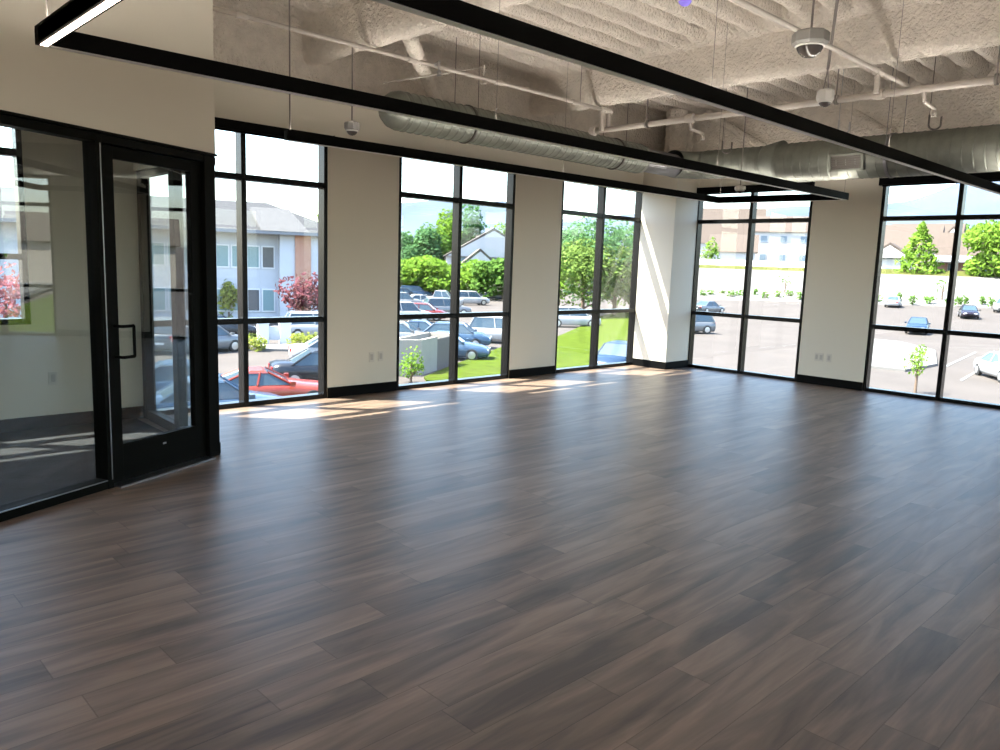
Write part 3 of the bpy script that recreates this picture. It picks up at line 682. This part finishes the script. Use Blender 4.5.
# --- cars
CARM = {}
def cpaint(n, c, met=.0):
    if n not in CARM: CARM[n] = mat('car_paint_'+n, c, .22, met, spec=.6)
    return CARM[n]
SP = {  # length, width, height, belt, hood h, windshield base, roof front, roof rear, rear base, trunk h
 'sedan': (4.6, 1.8, 1.44, .92, .82, .98, .25, -.75, -1.55, .95), 'coupe': (4.6, 1.86, 1.32, .88, .80, .75, -.05, -.75, -1.75, .92),
 'suv': (4.7, 1.88, 1.74, 1.05, 1.0, 1.15, .55, -1.85, -2.2, 1.08), 'hatch': (4.2, 1.76, 1.5, .95, .9, 1.05, .4, -1.35, -1.95, .98), 'pickup': (5.5, 1.95, 1.85, 1.12, 1.1, 1.3, .7, -.5, -.75, 1.15)}
def car(kind, P, rz, paint, lab, group='cars in the parking lot'):
    L, W, H, belt, hood, wb, rf_, rr, rb, tk = SP[kind]; x0, x1 = -L/2, L/2
    t = thing('car' if kind != 'pickup' else 'pickup_truck', lab, 'car' if kind != 'pickup' else 'truck', P, rz, group)
    st = [(x0, .35, tk-.18, .80), (x0+.06, .28, tk-.06, .90), (x0+.35, .22, tk, .97), (rb, .2, max(tk, belt), 1), (rr, .2, belt, 1), (0, .2, belt, 1), (wb, .2, belt-.01, 1), (wb+.5, .2, hood, .99), (x1-.45, .22, hood-.06, .96), (x1-.1, .26, hood-.18, .86), (x1, .33, hood-.3, .74)]
    vs = []; n = 12
    for x, zb, zt, wf in st:
        w = W/2*wf; hf = zt-zb
        half = [(0, zb), (w*.86, zb), (w*.97, zb+hf*.18), (w, zb+hf*.5), (w*.95, zb+hf*.84), (w*.80, zt), (0, zt+.02)]
        ring = half+[(-a, b) for a, b in half[-2:0:-1]]
        vs += [(x, a, b) for a, b in ring]
    fs = [(k*n+i, k*n+(i+1) % n, (k+1)*n+(i+1) % n, (k+1)*n+i) for k in range(len(st)-1) for i in range(n)]+[tuple(range(n)), tuple(range((len(st)-1)*n, len(st)*n))]
    MB().add(vs, fs).build('body', paint, t, world=False, smooth=True)
    wB, wR = W/2*.86, W/2*.66; zt = H-.05
    A = [(wb, wB, belt-.03), (wb, -wB, belt-.03), (rb, -wB, belt-.03), (rb, wB, belt-.03)]; B = [(rf_, wR, zt), (rf_, -wR, zt), (rr, -wR, zt), (rr, wR, zt)]
    MB().add(A+B, [(0, 1, 5, 4), (1, 2, 6, 5), (2, 3, 7, 6), (3, 0, 4, 7), (4, 5, 6, 7)]).build('windows', M_['cglass'], t, world=False)
    r = MB(); e = .03
    r.add([(rf_+.03, wR+e, zt-.03), (rf_+.03, -wR-e, zt-.03), (rr-.03, -wR-e, zt-.03), (rr-.03, wR+e, zt-.03), (rf_-.15, wR-.08, H), (rf_-.15, -wR+.08, H), (rr+.15, -wR+.08, H), (rr+.15, wR-.08, H)], [(0, 1, 5, 4), (1, 2, 6, 5), (2, 3, 7, 6), (3, 0, 4, 7), (4, 5, 6, 7), (3, 2, 1, 0)])
    for a, b in zip(A, B): r.tube(a, b, .045, .04, 6)
    m_ = (rf_+rr)/2; mb_ = (wb+rb)/2
    for s in (1, -1): r.tube((mb_+.1, s*(wB+.005), belt-.03), (m_+.1, s*(wR+.005), zt), .04, .035, 6)
    r.build('roof', paint, t, world=False)
    rw = .33 if kind in ('sedan', 'coupe', 'hatch') else .37
    for xx in (x1-.88, x0+.85):
        for s in (1, -1):
            wl = MB().lathe([(rw*.7, -.11), (rw, -.09), (rw, .09), (rw*.7, .11)], (xx, s*(W/2-.1), rw), (0, 1, 0), 20).build('wheel', M_['tire'], t, world=False)
            MB().lathe([(rw*.62, 0), (rw*.62, .02), (rw*.2, .03)], (xx, s*(W/2+.005), rw), (0, s, 0), 14).build('rim', M_['rim'], wl, world=False)
    for s in (1, -1):
        MB().box(x1-.22, x1-.03, s*W*.27-.14, s*W*.27+.14, hood-.30, hood-.18).build('headlight', M_['lamp'], t, world=False)
        MB().box(x0-.012, x0+.12, s*W*.31-.16, s*W*.31+.12, tk-.28, tk-.12).build('tail_light', M_['tail'], t, world=False)
        MB().box(wb-.1, wb+.06, s*(W/2+.06)-.08, s*(W/2+.06)+.08, belt-.02, belt+.11).build('mirror', paint, t, world=False)
    MB().box(x1-.03, x1+.015, -.4, .4, .36, .52).build('grille', M_['matte'], t, world=False)
    MB().box(x0-.02, x0+.03, -.2, .2, .52, .64).build('licence_plate', M_['plate'], t, world=False)
    if kind == 'pickup': MB().box(x0+.1, rb-.15, -W/2*.8, W/2*.8, tk+.005, tk+.03).build('bed_liner', M_['matte'], t, world=False)
    return t
WHT, SIL, BLU, LBL, RED, ORG, DRK, PUR, TAN = [cpaint(*a) for a in (('white', (.32, .325, .33)), ('silver', (.17, .18, .19), .3), ('blue', (.02, .045, .09), .2), ('light_blue', (.045, .085, .14), .25), ('red', (.14, .014, .014)), ('orange', (.22, .030, .016)), ('charcoal', (.014, .018, .024), .2), ('plum', (.02, .015, .024), .3), ('tan', (.45, .42, .36), .2))]
def carat(kind, px, py, deg, paint, lab):
    P = gp(px, py); return car(kind, (P.x, P.y, P.z), math.radians(deg), paint, lab)
carat('coupe', 268, 406, -22, ORG, 'bright orange coupe parked close below the window beside the glass partition')
carat('sedan', 214, 424, -16, LBL, 'light blue sedan in front of the orange coupe, nearest the building')
carat('sedan', 328, 384, -22, DRK, 'dark charcoal sedan parked just behind the orange coupe')
carat('sedan', 338, 364, -25, WHT, 'white car with a dark rear window beyond the charcoal sedan')
carat('suv', 320, 339, -22, WHT, 'white suv parked in front of the plum tree at the office building')
carat('sedan', 218, 337, -20, DRK, 'dark car left of the white sign pillars by the office building')
carat('suv', 168, 350, 60, SIL, 'silver suv seen through the glass door')
carat('sedan', 186, 402, -20, LBL, 'blue sedan seen through the glass door, low')
carat('hatch', 205, 352, 10, SIL, 'silver hatchback seen through the glass door beside its right stile')
carat('sedan', 447, 358.5, -48, LBL, 'blue car right behind the slatted gate, nose toward the lawn')
carat('hatch', 457, 347, -48, LBL, 'taller light blue hatchback parked behind the blue car at the gate')
carat('suv', 503, 343, -52, WHT, 'white suv with one wheel in view past the blue cars')
carat('sedan', 422, 343, -48, BLU, 'dark blue sedan showing its roof above the concrete enclosure')
carat('sedan', 400, 345, -48, SIL, 'silver sedan showing above the left end of the concrete enclosure')
rows = [('suv', 404, 322, WHT, 'white suv at the left of the front row beyond the enclosure'), ('hatch', 424, 320, RED, 'red hatchback in the front row beyond the enclosure'), ('suv', 446, 316, SIL, 'silver suv at the right of the front row beyond the enclosure'),
 ('suv', 402, 308, SIL, 'silver suv in the middle row at the left pier'), ('sedan', 420, 307, WHT, 'white sedan in the middle row of the far lot'), ('pickup', 440, 306, WHT, 'white pickup in the middle row of the far lot'),
 ('sedan', 403, 298.5, DRK, 'dark sedan in the far row under the round trees'), ('suv', 415, 298, LBL, 'pale blue suv in the far row under the round trees'), ('suv', 428, 297.5, DRK, 'dark suv in the far row left of the red car'), ('sedan', 442, 298, RED, 'red car in the far row near the window mullion'),
 ('suv', 470, 305, WHT, 'white suv alone right of the mullion in the far lot'), ('sedan', 495, 300, SIL, 'silver sedan in front of the far hedge')]
for i, (k, px, py, c, lab) in enumerate(rows): carat(k, px, py, [-20, -48, -22, -35][i % 4], c, lab)
carat('suv', 572, 327, -35, WHT, 'white van like car under the willow seen past the pier')
# blue car tucked below the third window
carat('hatch', 617, 372.5, 200, BLU, 'blue car whose windshield shows at the bottom of the window next to the column')
carat('sedan', 708, 313, -5, SIL, 'silver sedan in the far lane right of the corner column')
carat('suv', 685, 333, 150, SIL, 'silver suv with red tail lamp partly hidden by the corner column')
carat('sedan', 893, 307, 15, WHT, 'white sedan on the far lane in the window at the right edge')
carat('sedan', 917, 333, 195, BLU, 'blue sedan in the middle of the lot, window at the right edge')
carat('sedan', 968, 318, 200, PUR, 'dark plum sedan right of the mullion in the window at the right edge')
carat('suv', 1003, 312, 190, WHT, 'white suv cut by the right picture edge on the far lane')
carat('sedan', 1006, 380, 215, WHT, 'white sedan nose cut by the right picture edge, nearest on that side')
# concrete walks and islands
patch([G(868, 340), G(900, 343), G(935, 352), G(937, 366), G(905, 372), G(868, 368)], M_['conc'], 'traffic_island', 'pale concrete island in front of the blue sedan', 'kerb', .14)
patch([G(250, 346), G(320, 345), G(322, 352), G(262, 351)], M_['conc'], 'planter_island', 'kerbed planting island by the sign pillars', 'kerb', .12)
patch([G(216, 331), G(290, 329), G(286, 336), G(216, 338)], M_['grass'], 'grass_strip', 'green grass strip in front of the office building', 'lawn', .08)
patch([G(398, 292), G(520, 292), G(520, 297), G(455, 296.5), G(398, 295)], M_['drygrass'], 'grass_verge', 'dry grass verge under the round trees', 'lawn', .06)
for k, (a, b, c, d) in enumerate([((945, 366), (975, 352), (976, 353), (947, 367)), ((960, 380), (985, 366), (986, 367), (962, 381.5))]):
    patch([G(*a), G(*b), G(*c), G(*d)], M_['paint'], 'parking_line', ['white bay line left of the white sedan nose', 'white bay line beside the white sedan nose'][k], 'road marking', .02)
# sign pillars
P = gp(274, 345); t = thing('sign_pillars', 'pair of white pillars with a panel by the planting island', 'sign', P, -.35)
for x in (-.62, .62): MB().box(x-.30, x+.30, -.3, .3, 0, 1.25).box(x-.34, x+.34, -.34, .34, 1.25, 1.33).build('pillar', OT, t, world=False)
MB().box(-.4, .4, -.08, .08, .3, 1.1).build('panel', OW, t, world=False)
def shrub(px, py, r, h, m, lab, seed, grp, n=220):
    P = gp(px, py); t = thing('shrub', lab, 'shrub', P, 0, grp)
    leafcloud(MB(), (P.x, P.y, P.z+h*.5), r, h*.5, n, r*.16, seed).build('foliage', m, t)
    MB().tube(P-Vector((0, 0, .1)), P+Vector((0, 0, h*.5)), .04*r+.01, n=6).build('stem', M_['bark'], t)
for i, (px, py, lab) in enumerate([(249, 349.5, 'yellow green shrub left of the sign pillars, against the mullion'), (258, 351, 'yellow green shrub touching the left sign pillar'), (297, 347.5, 'yellow green shrub right of the sign pillars'), (309, 346, 'yellow green shrub in front of the white suv wheel')]): shrub(px, py, .62, .9, LY, lab, 40+i, 'shrubs on the planting island')
P, H, D = tsize(229, 322, 279); tree((P.x, P.y), H, .95, .3, LY, 'narrow bright green tree against the office building', 700, .2, 3)
P, H, D = tsize(303, 333, 272); tree((P.x, P.y), H, 2.0, .7, LP, 'plum leaved tree in front of the orange brick pier', 1100, .17, 4)
P, H, D = tsize(8, 345, 268); tree((P.x, P.y), H, 2.2, .6, LK, 'pink blossoming tree seen from the side room window', 900, .15, 5)
t2 = hd(218, 198, 95); tree((t2.x, t2.y), t2.z+3.5, 4.5, 2, LG, 'treetop showing above the office roof at its left', 900, .4, 6)
t2 = hd(322, 206, 95); tree((t2.x, t2.y), t2.z+3.5, 5, 2, LG, 'treetop showing above the office roof at its right end', 900, .4, 7)
P, H, D = tsize(411, 384, 346); tree((P.x, P.y), H, .72, .15, LG, 'young tree in front of the concrete enclosure', 480, .075, 8)
P, H, D = tsize(915, 393, 342); tree((P.x, P.y), H, .58, .75, LG, 'young tree beside the traffic island in the window at the right edge', 260, .075, 9)
P, H, D = tsize(708, 293, 236)
q = hd(708, 285, 153); tree((q.x, q.y), hd(708, 236, 153).z-gz(q.x, q.y), 2.1, .6, LG, 'slim green tree right of the corner column', 700, .3, 10)
for i, (px, D, ty, r, m, lab, shp) in enumerate([
 (402, 155, 231, 5, LB, 'blue green tree at the left of the far tree line', 'round'), (413, 160, 228, 4, LM, 'mid green tree second in the far tree line', 'round'), (424, 150, 228, 4.5, LB, 'tall green tree third in the far tree line', 'round'), (434, 158, 226, 4, LM, 'green tree fourth in the far tree line', 'round'),
 (446, 172, 213, 3.4, LG, 'light poplar just left of the mullion', 'round'), (450, 180, 204, 3.5, LG, 'tallest poplar rising behind the mullion', 'round'), (466, 182, 204, 5.2, LB, 'tall poplar rising left of the gabled house', 'round'), (502, 205, 224, 4, LG, 'small tree behind the gabled house roof', 'round'),
 (413, 118, 256, 6.2, LG, 'broad round tree over the parked rows, left one', 'round'), (430, 112, 260, 4.5, LG, 'round tree over the parked rows beside the mullion', 'round'), (473, 114, 260, 6.5, LG, 'round tree in front of the gabled house', 'round'), (503, 108, 258, 4.5, LM, 'round tree against the right frame of the second window', 'round'),
 (560, 88, 262, 4, LG, 'yellow green tree against the left frame of the third window', 'round'), (584, 80, 226, 5.5, LW, 'large willow left of the mullion in the third window', 'round'), (616, 84, 222, 6.5, LB, 'large dark willow right of the mullion in the third window', 'round'), (634, 90, 228, 5, LW, 'willow at the right frame of the third window', 'round'), (572, 130, 226, 7, LB, 'blue green tree behind the willow', 'round'),
 (917, 150, 222, 4.3, LG, 'pyramidal green tree in front of the beige houses', 'cone'), (1000, 148, 221, 7, LG, 'large light green tree at the right edge of the picture', 'round'), (945, 216, 219, 6, LM, 'treetop behind the beige roofs', 'round'), (972, 214, 230, 6, LM, 'small treetop behind the porch house', 'round'),
 (746, 226, 222, 5, LG, 'treetop between the two pale houses', 'round')]):
    q = hd(px, 280, D); g0 = gz(q.x, q.y); H = hd(px, ty, D).z-g0
    tree((q.x, q.y), H, r, H*.12, m, lab, (5200 if D < 100 else 3400) if r > 4.4 else 1500, .24 if D < 100 else .42, 60+i, shape=shp)
# dark hedge at the far end of the lot
qa, qb = gp(478, 297), gp(512, 297)
hm = MB(); rnd = random.Random(5)
for i in range(1500):
    P = qa.lerp(qb, rnd.random())+Vector((rnd.uniform(-1, 1), rnd.uniform(-1, 1), rnd.uniform(0, 1.8))); u = Vector((rnd.gauss(0, 1), rnd.gauss(0, 1), rnd.gauss(0, 1))).normalized(); w = u.orthogonal().normalized(); s = .25
    hm.add([P-u*s, P+w*s, P+u*s, P-w*s], [(0, 1, 2, 3)])
tag(hm.build('hedge', LM), 'clipped dark hedge in front of the gabled house', 'hedge')
# houses
HW = mat('cream_siding', (.34, .31, .27), .85); HWw = mat('white_siding', (.50, .49, .47), .85); HR = roof_mat('tan_shingles', (.082, .068, .056)); HRp = roof_mat('pink_tan_shingles', (.080, .060, .048)); HT = mat('white_trim', (.45, .45, .445), .7); HGr = mat('house_window', (.16, .22, .27), .15); HD_ = mat('garage_door', (.4, .4, .38), .6); BR = brick_mat('house_brick', (.45, .22, .18), (.38, .18, .15), (.5, .45, .4), 2.)
def house(px, D, rz, L, W, wh, rh, lab, wallm, roofm, cols=3, floors=2, gable=None, garage=False, porch=False, zoff=0, ridge='x', name='house', fh=2.9):
    q = hd(px, 280, D); g0 = gz(q.x, q.y)+zoff; t = thing(name, lab, 'house', (q.x, q.y, g0), math.radians(rz))
    MB().box(-L/2, L/2, -W/2, W/2, -.4, wh).build('wall', wallm, t, world=False)
    e = .5
    if ridge == 'x':
        rf = MB().add([(-L/2-e, -W/2-e, wh-.15), (L/2+e, -W/2-e, wh-.15), (L/2+e, W/2+e, wh-.15), (-L/2-e, W/2+e, wh-.15), (-L/2-e, 0, wh+rh), (L/2+e, 0, wh+rh)], [(0, 1, 5, 4), (2, 3, 4, 5), (1, 2, 5), (3, 0, 4), (0, 3, 2, 1)])
    else:
        rf = MB().add([(-L/2-e, -W/2-e, wh-.15), (L/2+e, -W/2-e, wh-.15), (L/2+e, W/2+e, wh-.15), (-L/2-e, W/2+e, wh-.15), (0, -W/2-e, wh+rh), (0, W/2+e, wh+rh)], [(0, 4, 5, 3), (1, 2, 5, 4), (0, 1, 4), (2, 3, 5), (0, 3, 2, 1)])
    rf.build('roof', roofm, t, world=False)
    if ridge != 'x':                 # visible pale gable with rake boards
        MB().add([(-L/2+.1, -W/2-e-.03, wh-.1), (L/2-.1, -W/2-e-.03, wh-.1), (0, -W/2-e-.03, wh+rh-.5)], [(0, 1, 2)]).add([(-L/2+.1, -W/2-e+.1, wh-.1), (L/2-.1, -W/2-e+.1, wh-.1), (0, -W/2-e+.1, wh+rh-.5)], [(2, 1, 0)]).build('gable_wall', HT if gable is None else gable, t, world=False)
    for f_ in range(floors):
        for k in range(cols):
            x = -L/2+(k+.5)*L/cols; z0 = 1.0+f_*fh+(fh-2.9)*1.2
            if garage and f_ == 0: continue
            fr_ = MB().box(x-.75, x+.75, -W/2-.08, -W/2+.02, z0-.1, z0+1.4).build('window', HT, t, world=False)
            MB().box(x-.62, x+.62, -W/2-.1, -W/2-.07, z0, z0+1.3).box(x-.03, x+.03, -W/2-.12, -W/2-.09, z0, z0+1.3).build('pane', HGr, fr_, world=False)
    if garage:
        MB().box(-2.6, 2.6, -W/2-.06, -W/2+.02, 0, 2.4).build('garage_door', HD_, t, world=False)
    if porch:
        MB().add([(-L/2-.6, -W/2-3, 2.7), (L/2+.6, -W/2-3, 2.7), (L/2+.6, -W/2, 3.9), (-L/2-.6, -W/2, 3.9), (-L/2-.6, -W/2-3, 2.5), (L/2+.6, -W/2-3, 2.5), (L/2+.6, -W/2, 2.5), (-L/2-.6, -W/2, 2.5)], [(0, 1, 2, 3), (4, 7, 6, 5), (0, 4, 5, 1), (1, 5, 6, 2), (0, 3, 7, 4)]).build('porch_roof', OF, t, world=False)
        for x in (-L/2, -L/6, L/6, L/2): MB().box(x-.14, x+.14, -W/2-2.8, -W/2-2.5, 0, 2.55).build('porch_post', HT, t, world=False)
    return t
# faces (local -y) turned to the room
house(489, 150, -38, 17, 14, 5.4, 5.2, 'large gabled cream house beyond the round trees of the second window', HWw, HR, 3, 2, ridge='y')
house(478, 134, -38, 9, 6, 3.0, 4.0, 'lower gabled wing in front of the large cream house', HW, HR, 1, 1, ridge='y')
house(512, 178, -38, 16, 12, 5.4, 4.2, 'tan roofed house behind the right frame of the second window', HW, HR, 3, 2)
house(566, 205, -40, 14, 12, 3.4, 3.6, 'low tan roofed house peeking left of the willow', HW, HR, 2, 1)
house(712, 200, -62, 22, 12, 6.2, 8.5, 'pale house with a steep slanting roof right of the corner column', HWw, HRp, 3, 1, ridge='x')
house(731, 172, -62, 9, 9, 4.9, 3.6, 'lower pale wing with a tan roof beside the mullion', HWw, HRp, 1, 1)
house(790, 184, -64, 16, 12, 8.4, 3.6, 'white two storey apartment house right of the mullion', HWw, HRp, 4, 2, fh=3.9)
house(895, 172, -78, 14, 12, 4.8, 4.9, 'cream house with tan roof behind the pyramidal tree, left one', HW, HRp, 3, 1, garage=True)
house(889, 159, -78, 7, 5, 4.2, 2.6, 'small white gable front of the cream house at the left frame', HWw, HRp, 1, 2, ridge='y')
house(922, 192, -80, 13, 12, 5.2, 5.8, 'tan roofed house in the middle of the right edge window', HW, HRp, 3, 2, porch=True)
house(950, 178, -80, 7, 6, 5.0, 4.6, 'gable fronted cream house left of the mullion in the right edge window', HWw, HRp, 1, 2, ridge='y')
house(968, 165, -80, 9.5, 7, 3.8, 4.2, 'brick fronted house with a low grey porch right of the mullion', BR, HRp, 2, 1, porch=True, gable=HR)
# bank, wall and verge below the houses
def band(D0, D1, z0, z1, a, b, m, name, lab, cat, nseg=30):
    vs = []; fs = []
    for i in range(nseg+1):
        px = a+(b-a)*i/nseg; P = hd(px, 290, D0); Q = hd(px, 290, D1); vs += [(P.x, P.y, z0), (Q.x, Q.y, z1), (Q.x, Q.y, z1-1.5), (P.x, P.y, z0-1.5)]
    for i in range(nseg):
        k = i*4
        for j in range(4): fs.append((k+j, k+(j+1) % 4, k+4+(j+1) % 4, k+4+j))
    fs += [(0, 1, 2, 3), (nseg*4, nseg*4+3, nseg*4+2, nseg*4+1)]
    return tag(MB().add(vs, fs).build(name, m), lab, cat, kind='structure')
band(118, 146, -2.6, 2.2, 660, 1180, M_['gravel'], 'gravel_bank', 'pale gravel bank rising behind the parking lot', 'bank')
band(146, 151, 2.2, 3.1, 660, 1180, M_['drygrass'], 'grass_verge', 'thin green verge along the top of the gravel bank', 'lawn')
band(149, 151, 2.4, 3.9, 650, 830, HWw, 'white_boundary_wall', 'white boundary wall at the top of the bank in front of the pale houses', 'wall')
for i, px in enumerate([703, 711, 722, 731, 740, 755, 766, 779, 790, 800, 879, 899, 914, 931, 950, 960, 966, 984, 994]):
    q = hd(px, 290, 121.5+(i % 3)*1.2); t = thing('shrub', ['small shrub on the gravel bank, window right of the column', 'small shrub on the gravel bank, window at right edge'][px > 850]+', '+('first second third fourth fifth sixth seventh eighth ninth tenth'.split()[i if i < 10 else i-10])+' from the left', 'shrub', (q.x, q.y, gz(q.x, q.y)+.3), 0, 'shrubs along the gravel bank')
    r = [.7, .9, .6][i % 3]; leafcloud(MB(), (q.x, q.y, gz(q.x, q.y)+.8), r, .7, 60, .22, 200+i).build('foliage', LM, t)
    MB().tube((q.x, q.y, gz(q.x, q.y)-.2), (q.x, q.y, gz(q.x, q.y)+.8), .05, n=5).build('stem', M_['bark'], t)
for i, (px, lab) in enumerate(((785, 'bare young tree on the bank in front of the apartment house'), (943, 'bare young tree on the bank left of the mullion'))):
    q = hd(px, 290, 126); tree((q.x, q.y), 4.2, 1.1, 1.2, LM, lab, 40, .2, 300+i)
# cars parked by the houses
for (px, D, k, c, lab) in ((880, 150, 'sedan', LBL, 'pale blue car in front of the cream house at the left frame'), (890, 151, 'suv', WHT, 'white car parked left of the pyramidal tree by the houses'), (905, 151, 'sedan', DRK, 'dark car parked behind the pyramidal tree by the houses')):
    q = hd(px, 280, D); car(k, (q.x, q.y, gz(q.x, q.y)+.6), math.radians(200), c, lab, 'cars parked by the houses')
# beyond the right wall, seen only as reflections in the partition glass
patch([(22, -20), (120, -46), (120, -54), (22, -26)], M_['grass'], 'roadside_lawn', 'grass strip along the road on the right side of the building', 'lawn', .1)
patch([(22, -28), (120, -58), (120, -70), (22, -36)], M_['conc'], 'side_road', 'pale road on the right side of the building', 'road', .06)
for i, (x, y, h, r) in enumerate(((46, -40, 8, 4), (60, -44, 9, 4.5), (38, -45, 7, 3.5), (74, -60, 10, 5))):
    tree((x, y), h, r, 1, LM, 'street tree across the side road, %s one from the building' % ['second', 'third', 'nearest', 'farthest'][i], 1100, .32, 400+i)
P0 = CAM
for i, (x, y) in enumerate(((86, -44), (66, -66))):
    q_ = math.hypot(x-CAM.x, y-CAM.y)
    t = thing('house', ['tan house across the side road, farther one', 'tan house across the side road, nearer one'][i], 'house', (x, y, gz(x, y)), math.radians(-110))
    MB().box(-9, 9, -5, 5, -.4, 5.2).build('wall', HW, t, world=False)
    MB().add([(-9.6, -5.6, 5.1), (9.6, -5.6, 5.1), (9.6, 5.6, 5.1), (-9.6, 5.6, 5.1), (-9.6, 0, 8.6), (9.6, 0, 8.6)], [(0, 1, 5, 4), (2, 3, 4, 5), (1, 2, 5), (3, 0, 4), (0, 3, 2, 1)]).build('roof', HR, t, world=False)
# mountains
def mount():
    vs = []; fs = []; nx, nz = 200, 14
    for i in range(nx+1):
        px = -700+2400*i/nx
        r = ray(max(-600, min(1600, px)), 280); az = math.atan2(CAM.x*0+r.y, r.x)
        key = [(-700, 30), (200, 30), (330, 34), (380, 56), (420, 58), (440, 60), (480, 56), (505, 62), (540, 50), (565, 50), (600, 52), (640, 58), (700, 50), (740, 46), (760, 60), (800, 62), (850, 60), (880, 66), (920, 76), (955, 88), (985, 94), (1020, 100), (1100, 110), (1300, 60), (1800, 40)]
        for (a, b), (c, d) in zip(key, key[1:]):
            if a <= px <= c: hh_ = b+(d-b)*(px-a)/(c-a); break
        H = hh_/F*3200*1.02
        for j in range(nz+1):
            q = j/nz; D = 3200+q*900; P = CAM+Vector((r.x, r.y, 0)).normalized()*D
            nn = noise.fractal(Vector((P.x*.002, P.y*.002, 0)), 1, 2, 5)
            z = H*1.25*(q**.8)*(1+.10*nn)+noise.fractal(Vector((P.x*.006, P.y*.006, 3)), 1, 2, 5)*24*q*(1.2-q)
            vs.append((P.x, P.y, z-10))
    for i in range(nx):
        for j in range(nz): a = i*(nz+1)+j; fs.append((a, a+1, a+nz+2, a+nz+1))
    return MB().add(vs, fs)
mm = mat('haze_tinted_mountain', (.056, .082, .116), 1, var=(.004, .18), world=1)  # blue of the distance haze is put into the base colour
tag(mount().build('mountain_range', mm, smooth=True), 'distant haze-tinted blue mountain ridge under the bright sky', 'mountain', kind='structure')

# ------------------------------------------------------------------ light
sd = bpy.data.lights.new('sun', 'SUN'); so = bpy.data.objects.new('sun', sd); C.objects.link(so)
dirv = Vector((1.05, -1, -2.34)).normalized(); so.rotation_euler = dirv.to_track_quat('-Z', 'Y').to_euler()
sd.energy = 27.0; sd.angle = math.radians(.53); sd.color = (1, .94, .82)
w = bpy.data.worlds.new('sky'); scene.world = w; w.use_nodes = True; nt = w.node_tree
bg = nt.nodes['Background']; sk = nt.nodes.new('ShaderNodeTexSky'); sk.sky_type = 'NISHITA'; sk.sun_disc = False
sk.sun_elevation = math.radians(58); sk.sun_rotation = math.radians(-46); sk.air_density = 1.1; sk.dust_density = 2.0; sk.ozone_density = 1.0
hs = nt.nodes.new('ShaderNodeHueSaturation'); hs.inputs['Saturation'].default_value = 1.0; nt.links.new(sk.outputs[0], hs.inputs['Color']); nt.links.new(hs.outputs[0], bg.inputs[0]); bg.inputs[1].default_value = .95
scene.view_settings.view_transform = 'Standard'; scene.view_settings.look = 'None'; scene.view_settings.gamma = 1; scene.view_settings.exposure = 0.18
scene.view_settings.use_curve_mapping = False
cy = scene.cycles; cy.max_bounces = 14; cy.diffuse_bounces = 8; cy.transparent_max_bounces = 24; cy.glossy_bounces = 5; cy.use_denoising = True
cy.sample_clamp_indirect = 8; cy.caustics_reflective = False; cy.caustics_refractive = False
